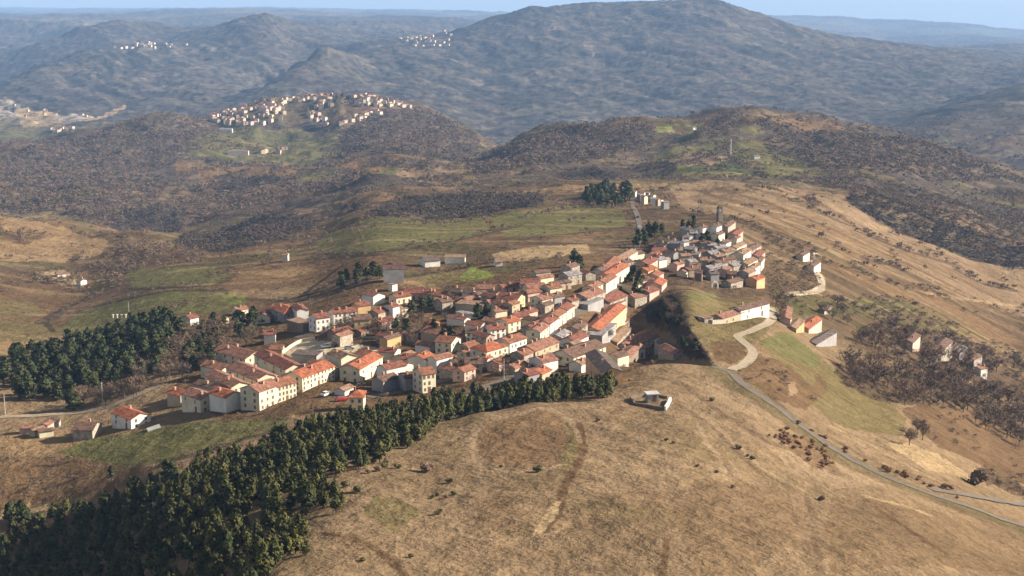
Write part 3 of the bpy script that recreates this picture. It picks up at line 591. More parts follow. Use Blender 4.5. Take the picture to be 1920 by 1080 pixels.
def bare_meshes(seed, h, mk):
    rs = np.random.RandomState(seed); t = MB(); t.add(tube((0, 0, -.8), (0, 0, h * .36), .16, .11)); ends = []
    for k in range(9):
        az = rs.uniform(0, 6.28); r = h * rs.uniform(.14, .42); z = h * rs.uniform(.5, .95); z0 = h * rs.uniform(.2, .36)
        p = Vector((r * math.cos(az), r * math.sin(az), z)); t.add(tube((0, 0, z0), p, .07, .02, 4)); ends.append((Vector((0, 0, z0)), p))
        for j in range(2):
            e = p + Vector(rs.normal(0, h * .11, 3)); t.add(tube((Vector((0, 0, z0)) * .4 + p * .6), e, .03, .01, 3)); ends.append((p, e))
    def place(rs):
        a, b = ends[rs.randint(len(ends))]; q = rs.uniform(.45, 1.15); p = a * (1 - q) + b * q + Vector(rs.normal(0, h * .055, 3)); return p, (b - a).normalized()
    v = []; f = []
    for k in range(560):
        p, d = place(rs); d = np.array(d) + rs.normal(0, .45, 3) + np.array([0, 0, .3]); d /= np.linalg.norm(d); a = np.cross(d, rs.normal(0, 1, 3)); a /= np.linalg.norm(a)
        L = h * rs.uniform(.07, .15); w = h * .011; i = len(v); p = np.array(p); v += [p - a * w, p + a * w, p + d * L + a * w * .3, p + d * L - a * w * .3]; f.append((i, i + 1, i + 2, i + 3))
    c = MB(); c.add((v, f)); return t.mesh('trunk', M['grey_bark']), c.mesh('crown', M[mk])
def shrub_meshes(seed, h, mk):
    rs = np.random.RandomState(seed); t = MB(); t.add(tube((0, 0, -.4), (0, 0, h * .4), .08, .04)); lobes = [(rs.normal(0, h * .22, 2), h * rs.uniform(.35, .7), h * rs.uniform(.22, .38)) for k in range(6)]
    for (c0, z, r) in lobes: t.add(tube((0, 0, h * .2), (c0[0], c0[1], z), .04, .015, 4))
    def place(rs):
        c0, z, r = lobes[rs.randint(6)]; d = rs.normal(0, 1, 3); d /= np.linalg.norm(d); return (c0[0] + d[0] * r, c0[1] + d[1] * r, max(.05, z + d[2] * r * .8)), d
    v, f = leaf_cloud(rs, 420, place, h * .13, .2); c = MB(); c.add((v, f)); return t.mesh('trunk', M['grey_bark']), c.mesh('crown', M[mk])
KINDS = {}
def kind(name, meshes): KINDS[name] = meshes
kind('pine', [pine_meshes(s, 5.6, k) for s, k in ((1, 'needles'), (2, 'needles'), (3, 'needles_y'), (4, 'needles'), (5, 'needles_d'))])
kind('dark', [pine_meshes(s, 5.6, 'needles_d') for s in (11, 12, 13)])
kind('bare', [bare_meshes(s, 6, k) for s, k in ((21, 'twigs'), (22, 'twigs_g'), (23, 'twigs'), (24, 'twigs_g'))])
kind('russet', [shrub_meshes(s, 2.0, 'russet') for s in (35, 36)])
kind('shrub', [shrub_meshes(s, 2.0, k) for s, k in ((31, 'shrub'), (32, 'twigs'), (33, 'shrub'))])
def tree(name, kd, x, y, s, label, cat='tree', group=None, sq=1.0, var=None):
    ms = KINDS[kd]; tm, cm = ms[RNG.randrange(len(ms)) if var is None else var]
    o = link(name, None, None, (x, y, float(H(x, y))), RNG.uniform(0, 6.28)); o.empty_display_size = .5
    o.scale = (s * sq, s * sq, s); tag(o, label, cat, group)
    link('trunk', tm, o); link('crown', cm, o); return o
def scatter(pts, spacing, dmin=0, dmax=1e9, jit=.42, lim=None, world=False):
    """spaced points inside a ground outline"""
    w = pts if world else [spot(p[0], p[1], 0, dmin, dmax)[:2] for p in pts]
    x0 = min(p[0] for p in w); x1 = max(p[0] for p in w); y0 = min(p[1] for p in w); y1 = max(p[1] for p in w); r = []
    for j in range(int((y1 - y0) / spacing) + 1):
        for i in range(int((x1 - x0) / spacing) + 1):
            r.append((x0 + (i + .5 * (j % 2)) * spacing + RNG.uniform(-jit, jit) * spacing, y0 + j * spacing * .9 + RNG.uniform(-jit, jit) * spacing))
    a = np.array(r); ok = inpoly(a[:, 0], a[:, 1], w); r = [tuple(p) for p in a[ok]]
    if lim and len(r) > lim: RNG.shuffle(r); r = r[:lim]
    return r
FRAME = lambda x, y: (960 + F * (x / y) * (math.cos(TH) + 0) , y)
PLG = 'pines of the plantation below the bare hill'
fg = scatter([(480,1130),(520,1062),(545,1052),(575,1045),(590,1005),(560,985),(520,975),(560,965),(610,972),(650,962),(640,925),(570,905),(625,900),(690,880),(742,850),(812,822),(822,795),(905,768),(1000,756),(1080,752),(1155,748),(1155,722),(1000,728),(870,742),(780,770),(700,790),(620,800),(540,822),(470,855),(350,890),(250,925),(130,960),(60,985),(0,1010),(0,1130)], 4.0, 200, 470)
def survey(pts): return [(ray(c, 750)[0] * d, d) for c, d in pts]
_p = survey([(800,388),(850,378),(900,372),(1000,384),(1100,393),(1158,398),(1158,420),(1000,424),(900,420),(800,425)])
_c = [p for p in scatter(_p, 4.0, world=True) if all(math.hypot(p[0] - q[0], p[1] - q[1]) > 3 for q in fg)]; fg += _c
fg.sort(key=lambda p: p[1])
near_pines = [p for p in fg if abs(p[0] / p[1]) < .375][:290]; rest_pines = [p for p in fg if p not in set(near_pines)]
for x, y in near_pines:
    tree('pine_tree', 'pine', x, y, RNG.choice((.6, .8, .95, 1.1, 1.3)) * RNG.uniform(.76, .96), 'green pine in the dense plantation below the bare tan hill', 'pine tree', PLG, RNG.uniform(.82, 1.2))
LWG = 'conifers of the wood left of the village'
lw = scatter([(0,690),(60,668),(140,642),(215,618),(330,604),(352,618),(330,650),(320,690),(275,716),(185,735),(100,752),(40,760),(0,752)], 8.0, 380, 800)
for k, (x, y) in enumerate(lw):
    tree('conifer_tree', 'dark', x, y, RNG.uniform(1.1, 1.7), 'dark green conifer in the wood left of the village', 'conifer', LWG, RNG.uniform(1.1, 1.45))
def merged(items):
    """one mesh out of many placed copies: (mesh, x, y, z, scale, turn)"""
    V_ = []; L_ = []; S_ = []; MI = []; mats = []; nv_ = 0; nl_ = 0; cache = {}
    for m, x, y, z, s, t, k in items:
        if m.name not in cache:
            c_ = np.empty(len(m.vertices) * 3, np.float32); m.vertices.foreach_get('co', c_); l_ = np.empty(len(m.loops), np.int32); m.loops.foreach_get('vertex_index', l_)
            st = np.empty(len(m.polygons), np.int32); m.polygons.foreach_get('loop_start', st); mi_ = np.empty(len(m.polygons), np.int32); m.polygons.foreach_get('material_index', mi_)
            mp = []
            for q_ in m.materials:
                if q_ not in mats: mats.append(q_)
                mp.append(mats.index(q_))
            cache[m.name] = (c_.reshape(-1, 3), l_, st, np.array(mp, np.int32)[mi_])
        c_, l_, st, mi_ = cache[m.name]; ct, sn = math.cos(t) * s * k, math.sin(t) * s * k
        w_ = np.empty_like(c_); w_[:, 0] = c_[:, 0] * ct - c_[:, 1] * sn + x; w_[:, 1] = c_[:, 0] * sn + c_[:, 1] * ct + y; w_[:, 2] = c_[:, 2] * s + z
        V_.append(w_); L_.append(l_ + nv_); S_.append(st + nl_); MI.append(mi_); nv_ += len(c_); nl_ += len(l_)
    m = bpy.data.meshes.new('mass'); v = np.concatenate(V_); l = np.concatenate(L_); st = np.concatenate(S_)
    m.vertices.add(len(v)); m.vertices.foreach_set('co', v.ravel()); m.loops.add(len(l)); m.loops.foreach_set('vertex_index', l.astype(np.int32))
    m.polygons.add(len(st)); m.polygons.foreach_set('loop_start', st.astype(np.int32))
    for q_ in mats: m.materials.append(q_)
    m.polygons.foreach_set('material_index', np.concatenate(MI)); m.update(); return m
it = []
for x, y in rest_pines:
    for m in KINDS['pine'][RNG.randrange(5)]: it.append((m, x, y, float(H(x, y)), RNG.uniform(.65, 1.15), RNG.uniform(0, 6.28), 1.1))
o = link('pine_wood', merged(it)); tag(o, 'rear of the dense pine plantation, a dark green mass along the village edge', None, None, 'stuff')
# ------------------------------------------------------------------ houses
WALLS = dict(white=(.80, .76, .68), cream=(.74, .66, .48), yellow=(.74, .62, .32), ochre=(.52, .36, .18), pink=(.62, .44, .36), grey=(.36, .34, .33), stone=(.40, .34, .27), brown=(.26, .19, .14), orange=(.70, .42, .22), blue=(.20, .25, .31), tan=(.50, .40, .28))
ROOFS = dict(orange=(.31, .105, .055), red=(.20, .078, .054), salmon=(.25, .122, .083), brown=(.145, .086, .062), tan=(.24, .150, .098), grey=(.24, .22, .215), dark=(.115, .085, .075), rust=(.235, .102, .060))
def roofmat(name, c):
    m = mat(name, c, .9, .8, .46); nt = m.node_tree; b = nt.nodes['Principled BSDF']
    tc = nt.nodes.new('ShaderNodeTexCoord'); w = nt.nodes.new('ShaderNodeTexWave'); w.bands_direction = 'X'; w.inputs['Scale'].default_value = .7; w.inputs['Distortion'].default_value = .6
    nt.links.new(tc.outputs['Object'], w.inputs['Vector']); bp = nt.nodes.new('ShaderNodeBump'); bp.inputs['Strength'].default_value = .4; bp.inputs['Distance'].default_value = .08
    nt.links.new(w.outputs['Fac'], bp.inputs['Height']); nt.links.new(bp.outputs[0], b.inputs['Normal']); return m
WALLS = {k: tuple(c * .68 for c in v) for k, v in WALLS.items()}
ROOFS = {k: tuple(c * .70 for c in v) for k, v in ROOFS.items()}
WM = {k: mat('plaster_' + k, c, .9, .35, .14) for k, c in WALLS.items()}
WM['stone'] = mat('rubble_stone', WALLS['stone'], .95, 1.1, .35, bump=.5)
RM = {k: roofmat('roof_tiles_' + k, c) for k, c in ROOFS.items()}
M['glass'] = mat('dark_window_glass', (.11, .095, .08), .3); M['frame'] = mat('window_surround', (.45, .38, .30), .8)
M['wood_door'] = mat('door_wood', (.13, .07, .04), .7, 2, .3); M['brick'] = mat('chimney_brick', (.34, .19, .13), .9, 3, .3); M['concrete'] = mat('concrete', (.38, .36, .33), .9, .6, .2)
M['metal'] = mat('galvanised_metal', (.42, .43, .45), .5, 2, .15); M['timber'] = mat('weathered_timber', (.17, .12, .09), .9, 2, .3)
_w = MB(); _w.add(box(-.42, .42, -.03, .05, -.55, .55), 0); _w.add(box(-.5, .5, -.03, .03, -.63, -.55), 1); _w.add(box(-.5, .5, -.03, .03, .55, .62), 1)
WIN = _w.mesh('window', M['glass'], M['frame'])
_w = MB(); _w.add(box(-.55, .55, -.03, .05, 0, 2.1), 0); _w.add(box(-.65, .65, -.03, .03, 2.1, 2.2), 1)
DOOR = _w.mesh('door', M['wood_door'], M['frame'])
_w = MB(); _w.add(box(-.3, .3, -.35, .35, -.6, 1.0), 0); _w.add(box(-.38, .38, -.43, .43, 1.0, 1.12), 0)
CHIM = _w.mesh('chimney', M['brick'])
def gable_wall(L, W, h, rise, base):
    l = L / 2; w = W / 2
    v = [(-l, -w, base), (l, -w, base), (l, w, base), (-l, w, base), (-l, -w, h), (l, -w, h), (l, w, h), (-l, w, h), (-l, 0, h + rise), (l, 0, h + rise)]
    return v, [(0, 1, 5, 4), (2, 3, 7, 6), (1, 2, 6, 9, 5), (3, 0, 4, 8, 7), (4, 5, 9, 8), (6, 7, 8, 9), (0, 3, 2, 1)]
def gable_roof(L, W, h, rise, ov=.35, th=.16):
    l = L / 2 + ov; w = W / 2 + ov; k = rise / (W / 2); e = h - k * ov + .02; r = h + rise + .02
    top = [(-l, -w, e + th), (l, -w, e + th), (l, 0, r + th), (-l, 0, r + th), (l, w, e + th), (-l, w, e + th)]
    bot = [(a, b, c - th) for a, b, c in top]
    return top + bot, [(0, 1, 2, 3), (3, 2, 4, 5), (7, 6, 9, 8), (8, 9, 11, 10), (0, 6, 7, 1), (4, 10, 11, 5), (1, 7, 8, 2), (2, 8, 10, 4), (3, 9, 6, 0), (5, 11, 9, 3)]
def hip_roof(L, W, h, rise, ov=.4, th=.16):
    l = L / 2 + ov; w = W / 2 + ov; e = h + .02 - rise / (W / 2) * ov; i = max(.2, L / 2 - W / 2 * .9); r = h + rise + .02
    v = [(-l, -w, e), (l, -w, e), (l, w, e), (-l, w, e), (-l, -w, e + th), (l, -w, e + th), (l, w, e + th), (-l, w, e + th), (-i, 0, r + th), (i, 0, r + th)]
    return v, [(0, 3, 2, 1), (0, 1, 5, 4), (1, 2, 6, 5), (2, 3, 7, 6), (3, 0, 4, 7), (4, 5, 9, 8), (5, 6, 9), (6, 7, 8, 9), (7, 4, 8)]
def shed_roof(L, W, h, rise, ov=.3, th=.16):
    l = L / 2 + ov; w = W / 2 + ov; v = [(-l, -w, h + .02), (l, -w, h + .02), (l, w, h + .03), (-l, w, h + .03)]
    return v + [(a, b, c + th) for a, b, c in v], [(0, 3, 2, 1), (4, 5, 6, 7), (0, 1, 5, 4), (1, 2, 6, 5), (2, 3, 7, 6), (3, 0, 4, 7)]
NH = 0; PLACED = []
def house(label, a, b, W, h, roof='orange', wall='cream', style='gable', win=None, pitch=.38, chim=1, name='house', cat='house', group=None, drange=(0, 1e9), door=True, sink=2.2):
    """a, b: the two ends of the ridge as seen; W across the ridge; h to the eaves"""
    global NH; NH += 1; jr = random.Random(4000 + NH); h *= .74 * jr.uniform(.88, 1.12); W *= .86 * jr.uniform(.9, 1.08)
    rise = pitch * W / 2 if style != 'flat' else 0.0
    if len(a) == 4: cx, cy, rz, L = a; dx, dy = math.cos(rz) * L, math.sin(rz) * L
    else:
        A = spot(a[0], a[1], h + rise, *drange); B = spot(b[0], b[1], h + rise, *drange)
        dx, dy = B[0] - A[0], B[1] - A[1]; L = math.hypot(dx, dy); cx, cy = (A[0] + B[0]) / 2, (A[1] + B[1]) / 2
        rz = math.atan2(dy, dx) + jr.uniform(-.05, .05); L = max(3.2, L * jr.uniform(.86, .97))
    PLACED.append((cx, cy, max(L, W) * .5, rz, L, W))
    g = float(H(cx, cy)); gz = [float(H(cx + q * dx / 2 + s * -dy / L * W / 2, cy + q * dy / 2 + s * dx / L * W / 2)) for q in (-1, 1) for s in (-1, 1)]
    r = link(name, None, None, (cx, cy, g), rz); r.empty_display_size = 1; tag(r, label, cat, group)
    base = min(min(gz) - g, 0) - .8
    if style == 'flat': wm = MB().add(box(-L / 2, L / 2, -W / 2, W / 2, base, h))
    elif style == 'hip': wm = MB().add(box(-L / 2, L / 2, -W / 2, W / 2, base, h))
    else: wm = MB().add(gable_wall(L, W, h, rise, base))
    link('wall', wm.mesh('wall', WM[wall]), r)
    rf = MB().add({'gable': gable_roof, 'hip': hip_roof, 'flat': shed_roof}[style](L, W, h, rise))
    ro = link('roof', rf.mesh('roof', RM[roof]), r)
    rr = random.Random(NH)
    for k in range(chim):
        q = rr.uniform(-.32, .32) * L; s = rr.choice((-1, 1)) * W * .18
        link('chimney', CHIM, ro, (q, s, h + rise - abs(s) * (rise / (W / 2)) + .1))
    if win:
        fl, n, *ends = win
        for sd in (-1, 1):
            for f in range(fl):
                for i in range(n):
                    if door and f == 0 and i == n // 2:
                        link('door', DOOR, r, (-L / 2 + (i + .5) * L / n, sd * W / 2, .0), 0); continue
                    if rr.random() < .1: continue
                    wo = link('window', WIN, r, (-L / 2 + (i + .5 + rr.uniform(-.1, .1)) * L / n, sd * W / 2, 1.3 + f * (h - .3) / fl), 0); wo.scale = (rr.uniform(.8, 1.15), 1, rr.uniform(.85, 1.1))
            m = 2 if W > 6.5 else 1
            for f in range(fl):
                for i in range(m): link('window', WIN, r, (sd * L / 2, -W / 2 + (i + .5) * W / m, 1.3 + f * (h - .3) / fl), math.pi / 2)
    return r
HS = [
# near left quarter
('small bright orange roofed house leftmost of the front row above the meadow', (325,729),(352,728), 8, 5.5, 'orange','tan','gable',None),
('dull tile roofed house with pale right end in the front row above the meadow', (357,732),(392,734), 8, 6, 'salmon','cream','gable',(2,2)),
('bright orange roofed house with blank white gable at the meadow edge', (405,729),(442,732), 8.5, 6.5, 'orange','white','gable',None),
('low dark roofed house right behind the front orange roof row', (372,719),(436,722), 6, 5, 'brown','grey','gable',None),
('long salmon roofed row house second back from the meadow', (400,699),(452,711), 8, 6, 'salmon','cream','gable',(2,4)),
('broad salmon roofed house with bright end between the long block and the wood', (440,682),(506,692), 10, 6, 'salmon','cream','gable',(2,4)),
('salmon roofed smaller house beside the wood with a sunlit end wall', (386,677),(432,682), 9, 5.5, 'salmon','cream','gable',None),
('largest salmon roof of the left quarter, rearmost beside the wood', (414,648),(484,655), 11, 5.5, 'salmon','cream','gable',(2,4)),
('dull red roofed house left of the sandy square', (492,663),(556,672), 10, 6, 'red','cream','gable',(2,4)),
('tall cream apartment house with dull tiled roof and three window rows at the meadow', (466,724),(508,708), 9, 8.5, 'salmon','cream','gable',(3,4)),
('long cream apartment block with orange roof and rows of windows', (546,703),(610,674), 9.5, 7.4, 'orange','cream','gable',(3,9)),
('rust roofed front half of the long cream apartment block', (503,716),(543,702), 9, 7.2, 'rust','cream','gable',(3,5)),
('small cream gabled house right of the sandy square', (627,656),(655,664), 7, 5.5, 'tan','cream','gable',None),
('solid cream house with vivid orange roof above the tree shadow', (652,680),(702,661), 9, 6.5, 'orange','cream','gable',(2,3)),
('red roofed house with narrow cream end behind the vivid orange roof', (712,650),(748,652), 7, 5, 'red','cream','gable',None),
('tall plain white house with red roof among the darker houses', (715,684),(752,676), 7, 8.5, 'red','white','gable',None),
('small grey lower wing in front of the tall white house', (706,706),(738,699), 6, 5, 'brown','grey','gable',None),
('compact cream house with hipped orange roof beside the plantation', (655,731),(684,733), 8, 6.5, 'orange','cream','hip',(2,2)),
('white shed behind the hipped orange roof', (636,727),(655,722), 4.5, 2.6, 'tan','white','gable',None),
('white cottage with red roof left above the curved sandy square', (494,622),(518,617), 7, 5.5, 'red','white','gable',None),
('low orange roofed outbuilding below the white cottage', (506,645),(532,640), 6, 3.2, 'rust','tan','gable',None),
('dark flat roofed hall on the sandy square', (552,665),(600,659), 9, 3.5, 'dark','grey','flat',None),
('large white house with red roof on the street above the square', (584,592),(613,583), 8, 7.5, 'red','white','gable',(2,3)),
('long white terrace stepping up beside the large white house', (619,584),(664,573), 8, 6, 'red','white','gable',(2,5)),
('orange hip roofed villa with shaded front left of the white terrace', (520,570),(550,574), 10, 6.5, 'orange','grey','hip',(2,3)),
('orange lean roof wing with bright edge left of the hipped villa', (492,588),(512,573), 7, 4, 'rust','cream','gable',None),
('narrow white house with dark red roof behind the hipped villa', (556,571),(568,576), 6, 7, 'red','white','gable',None),
('long dark shaded store below the hipped villa', (548,602),(580,602), 7, 5, 'tan','brown','flat',None),
('red roof house right of the white terrace', (663,569),(690,563), 7, 5.5, 'red','ochre','gable',None),
('house with pink tiled roof and white gable on the back street', (690,545),(711,548), 7.5, 5, 'salmon','white','gable',None),
('ochre plastered house in the gardens below the white terrace', (660,592),(694,588), 8, 6.5, 'brown','ochre','gable',(2,2)),
('tall white tower house in the middle of the left quarter', (727,571),(740,567), 6, 8, 'red','white','gable',None),
('cream house right of the white tower house', (743,573),(765,568), 7, 6, 'tan','cream','gable',(2,2)),
('pale stone house left of the white tower house', (697,582),(720,575), 7, 6.5, 'red','stone','gable',None),
('cream row house under the long red roof at the back', (735,552),(765,548), 7, 4.5, 'red','cream','gable',(1,3)),
('red roofed shed in the gardens below the white terrace', (643,612),(662,608), 6, 3, 'red','brown','gable',None),
('second red garden shed behind the dark trees', (668,618),(684,612), 5, 3, 'red','brown','gable',None),
('white gabled house with dull red roof at the wood corner', (348,592),(366,588), 7, 5, 'red','white','gable',None),
('low orange roof house standing alone between wood and meadow', (393,593),(424,592), 8, 3.6, 'rust','tan','gable',None),
('pale ruined cottage above the orange roof at the meadow', (438,577),(461,572), 6, 4, 'salmon','cream','gable',None),
('blue grey block with brown roof and white right wall behind the village', (718,490),(757,491.4), 8, 8.5, 'brown','white','gable',None),
('white narrow chimney house below the blue grey block', (734,533),(739,532), 3, 4, 'tan','white','flat',None),
# long back row and middle
('long red tiled row at the back street, left end', (748,540),(795,541), 8, 4.5, 'red','stone','gable',(1,4)),
('long red tiled row at the back street, right end', (798,543),(842,545), 8, 4.5, 'rust','stone','gable',(1,4)),
('reddish brown walled house with one white corner strip', (845,539),(868,541), 7, 6, 'brown','brown','gable',None),
('blue grey shaded house right of the white corner strip', (872,543),(890,543), 7, 5.5, 'brown','white','gable',None),
('salmon roofed house behind the blue grey shaded house', (893,535),(928,533), 7, 4.5, 'salmon','pink','gable',None),
('long red roofed house with glowing yellow end wall', (936,548),(980,552), 9, 6, 'red','yellow','gable',(2,3)),
('red roofed house left above the yellow end wall', (975,524),(1012,520), 9, 5, 'red','pink','gable',None),
('wide orange red roof in the upper back row', (985,534),(1020,527), 8, 5, 'salmon','cream','gable',None),
('house with lit cream eaves in the upper back row', (1022,536),(1046,528), 8, 5, 'rust','cream','gable',None),
('salmon roofed house with lit front in the middle of the village', (1004,556),(1026,549), 8, 6, 'salmon','cream','gable',(2,2)),
('grey house behind the salmon roofed middle house', (1030,552),(1050,546), 7, 6, 'brown','grey','gable',None),
('small red hut roof by the shaded courtyard', (1062,560),(1078,556), 6, 4, 'red','stone','gable',None),
('long low tan hall on the planted terrace', (856,569),(914,567), 8, 3.4, 'tan','tan','flat',None),
('pale terrace wall house in front of the tan hall', (856,588),(902,587), 4, 2.5, 'grey','cream','flat',None),
('brown roofed cottage right of the planted terrace', (922,578),(944,574), 7, 4, 'salmon','cream','gable',None),
('orange roof house with cream front below the yellow end wall', (940,598),(965,592), 8, 5, 'orange','cream','gable',(2,2)),
('dark red roof house beside the cream front', (962,588),(985,584), 7, 5, 'red','cream','gable',None),
('bright red roofed narrow house left of the rising street', (988,610),(1010,600), 7, 5.5, 'red','stone','gable',None),
('lowest cream row house on the rising street', (1000,617),(1016,604), 7, 5.5, 'salmon','cream','gable',(2,3)),
('second cream row house up the rising street', (1017,602),(1033,590), 7, 5.5, 'red','white','gable',(2,3)),
('third cream row house up the rising street', (1034,588),(1049,577), 7, 5.5, 'rust','cream','gable',(2,3)),
('topmost row house on the rising street with dark red roof', (1050,576),(1063,566), 7, 5.5, 'red','cream','gable',(2,2)),
('vivid orange hip roof beside the dark central trees', (795,603),(824,600), 9, 5, 'orange','tan','hip',None),
('long salmon roof below the vivid orange hip roof', (800,614),(872,617), 9, 4.5, 'salmon','tan','gable',None),
('orange roofed house with pale front below the long salmon roof', (824,630),(856,628), 9, 5.5, 'rust','cream','gable',(2,2)),
('white painted house with brown roof, left one of two', (878,617),(906,613), 8, 5.5, 'brown','white','gable',(2,3)),
('white painted house with brown roof, right one of two', (909,612),(942,606), 8, 5.5, 'red','white','gable',(2,3)),
('large cream house with long orange red roof in mid village', (896,650),(938,635), 10, 6.5, 'orange','cream','hip',(2,4)),
('white balconied house joined to the large orange red roof', (940,635),(974,624), 9, 6.5, 'rust','white','gable',(2,4)),
('narrow white porch house below the large orange red roof', (905,669),(914,664), 4, 4.5, 'orange','white','gable',None),
('tan roofed long house right of the white balconied house', (984,648),(1034,632), 9, 5.5, 'salmon','tan','gable',(2,4)),
('shaded grey house below the porch house', (872,672),(905,668), 8, 6, 'brown','grey','gable',(2,2)),
('small shaded house left of the grey one with pale yard wall', (845,676),(868,671), 6, 4, 'brown','white','gable',None),
('red house with small white gable below the lit street', (1064,631),(1090,624), 7, 4.5, 'red','white','gable',None),
('mauve roofed cottage along the lower lit street', (1040,628),(1060,617), 6, 4.5, 'grey','pink','gable',None),
('brown cottage between the lit street and the yellow house', (1070,612),(1092,603), 6, 4.5, 'brown','stone','gable',None),
('large brown roofed farmhouse with lit eaves band', (1048,654),(1120,643), 11, 6, 'brown','cream','gable',(2,5)),
('bright yellow house with orange roof facing the bank', (1107,596),(1161,587), 8, 6.5, 'orange','yellow','gable',(2,4)),
('salmon roofed white house at the foot of the bank', (1168,630),(1216,620), 9, 5.5, 'salmon','white','gable',(2,4)),
('grey sheet roof shed left of the salmon roofed white house', (1112,622),(1142,616), 8, 4, 'grey','grey','flat',None),
('low pale outbuilding between sheet roof shed and white house', (1146,626),(1170,620), 6, 3.5, 'tan','stone','gable',None),
('dark roofed block with bare orange end wall at the village edge', (1117,665),(1148,675), 8, 9.5, 'dark','orange','gable',(2,2)),
('pale salmon roof cottage left of the dark roofed block', (1004,668),(1034,664), 8, 5.5, 'salmon','white','gable',None),
('low bright orange roof cottage above the tree belt', (1000,692),(1020,686), 7, 4, 'orange','tan','gable',None),
('mauve grey shaded cottage by the tree belt', (976,696),(1000,690), 7, 4.5, 'red','grey','gable',None),
('steep orange roof house with small white gable behind the cream tower house', (780,668),(800,656), 8, 6, 'orange','white','gable',None),
('cream tower house with many small windows by the plantation', (782,692),(808,686), 8, 8, 'rust','cream','gable',(3,3)),
('dark shaded house left of the cream tower house', (752,700),(778,695), 8, 6, 'brown','grey','gable',None),
('red roofed house between white tall house and cream tower house', (754,664),(782,662), 7, 5, 'red','pink','gable',None),
('isolated salmon roofed hut by the shaded bank', (1244,652),(1277,650), 6, 3.6, 'salmon','stone','gable',None),
('dark slate hut behind the salmon roofed hut', (1236,643),(1274,641), 5, 3, 'dark','grey','gable',None),
('low red shed right of the orange end wall', (1158,666),(1186,662), 5, 2.8, 'salmon','brown','gable',None),
# square and street up to the old village
('red brown roof on the square, left', (1084,546),(1120,545), 9, 5, 'salmon','stone','gable',(2,3)),
('red brown roof on the square, right', (1124,548),(1162,548), 10, 5.5, 'red','stone','gable',(2,3)),
('lower red brown roof in front of the square', (1120,562),(1162,561), 8, 4.5, 'brown','pink','gable',None),
('dark house with pale flat roof in the shaded court', (1090,566),(1122,566), 7, 4, 'grey','grey','flat',None),
('lower cream house on the west street', (1102,534),(1120,527), 7, 5, 'salmon','cream','gable',(2,2)),
('second cream house on the west street', (1124,526),(1146,516), 7, 5, 'rust','cream','gable',(2,2)),
('third orange roof house on the west street', (1133,507),(1166,496), 8, 5.5, 'orange','cream','gable',(2,3)),
('fourth orange roof house on the west street', (1125,497),(1156,483), 8, 5, 'rust','cream','gable',(2,3)),
('top pale house on the west street', (1150,482),(1186,468), 7, 5, 'tan','cream','gable',(2,3)),
('white small house left of the west street', (1120,503),(1130,500), 5, 4, 'brown','white','gable',None),
('grey gabled church like house behind the middle village', (1056,512),(1082,506), 8, 6, 'grey','stone','gable',(2,2)),
('pale broken walled house left of the west street', (1060,497),(1078,492), 6, 6, 'brown','stone','gable',None),
('lowest house of the curved red row under the old village', (1180,552),(1204,546), 8, 4.5, 'salmon','stone','gable',None),
('second house of the curved red row under the old village', (1204,544),(1224,534), 8, 4.5, 'red','pink','gable',None),
('third house of the curved red row, brightest orange roof', (1224,532),(1238,518), 8, 5, 'orange','pink','gable',None),
('fourth house of the curved red row, half hidden', (1222,514),(1234,506), 7, 5, 'rust','pink','gable',None),
('pink house at the upper bend of the curved row', (1202,491),(1222,480), 8, 6, 'red','pink','gable',(2,2)),
('orange house below the upper bend of the curved row', (1204,503),(1222,496), 7, 4.5, 'orange','orange','gable',None),
('long dull red roof beside the upper bend', (1222,466),(1250,463), 7, 5, 'red','stone','gable',None),
('plain white tall house beside the pink bend house', (1228,483),(1244,480), 6, 6, 'grey','white','gable',None),
('pink square house on the bank under the old village', (1262,492),(1276,489), 6, 5.5, 'salmon','pink','gable',None),
('small cream cottage right of the pink square house', (1277,506),(1289,503), 5, 3.5, 'salmon','cream','gable',None),
# old village
('white house just left of the bell tower', (1312,425),(1324,421), 5, 6, 'brown','white','gable',None),
('white house at the foot of the bell tower', (1337,423),(1347,419), 5, 7, 'brown','white','gable',None),
('cream house in front of the white one at the tower foot', (1340,438),(1353,433), 5, 5, 'brown','cream','gable',None),
('low white house below the tower, left', (1308,439),(1320,437), 5, 4, 'brown','white','gable',None),
('narrow white house in the shaded old village', (1280,451),(1288,449), 4, 6, 'grey','white','gable',None),
('white end house in the shaded alley below the tower', (1353,453),(1364,449), 5, 5, 'brown','white','gable',None),
('brown roofed house right behind the tower', (1357,420),(1372,416), 6, 5, 'brown','stone','gable',None),
('reddish house on the ridge right of the tower', (1372,436),(1386,431), 6, 5, 'red','stone','gable',None),
('tall thin cream house on the ridge right of the tower', (1376,445),(1382,441), 4, 7, 'red','cream','gable',None),
('cream house on the right rim, uppermost', (1372,461),(1392,455), 6, 5.5, 'tan','cream','gable',None),
('wide cream house on the right rim', (1382,472),(1400,465), 7, 6.5, 'tan','cream','gable',None),
('brown roofed rim house right of the wide cream one', (1402,464),(1418,458), 6, 5.5, 'brown','stone','gable',None),
('dull red rim house above the orange house', (1412,476),(1428,470), 6, 5, 'red','stone','gable',None),
('cream house with two lit walls on the lower rim', (1392,490),(1412,484), 7, 6, 'tan','cream','gable',None),
('tall white house on the lower rim', (1408,500),(1418,493), 5, 7.5, 'tan','white','gable',None),
('narrow pale house at the far right of the rim', (1421,488),(1428,480), 4, 6.5, 'brown','cream','gable',None),
('large pale stone house above the orange house', (1392,506),(1408,503), 7, 7, 'tan','stone','gable',None),
('orange house with red roof lowest on the right rim', (1409,518),(1424,516), 7, 6, 'orange','orange','gable',None),
('stone cottage in shade right of the ruined arch', (1362,524),(1384,521), 6, 4, 'brown','stone','gable',None),
('long grey house below the shaded cottages', (1322,497),(1352,495), 6, 4.5, 'grey','grey','gable',None),
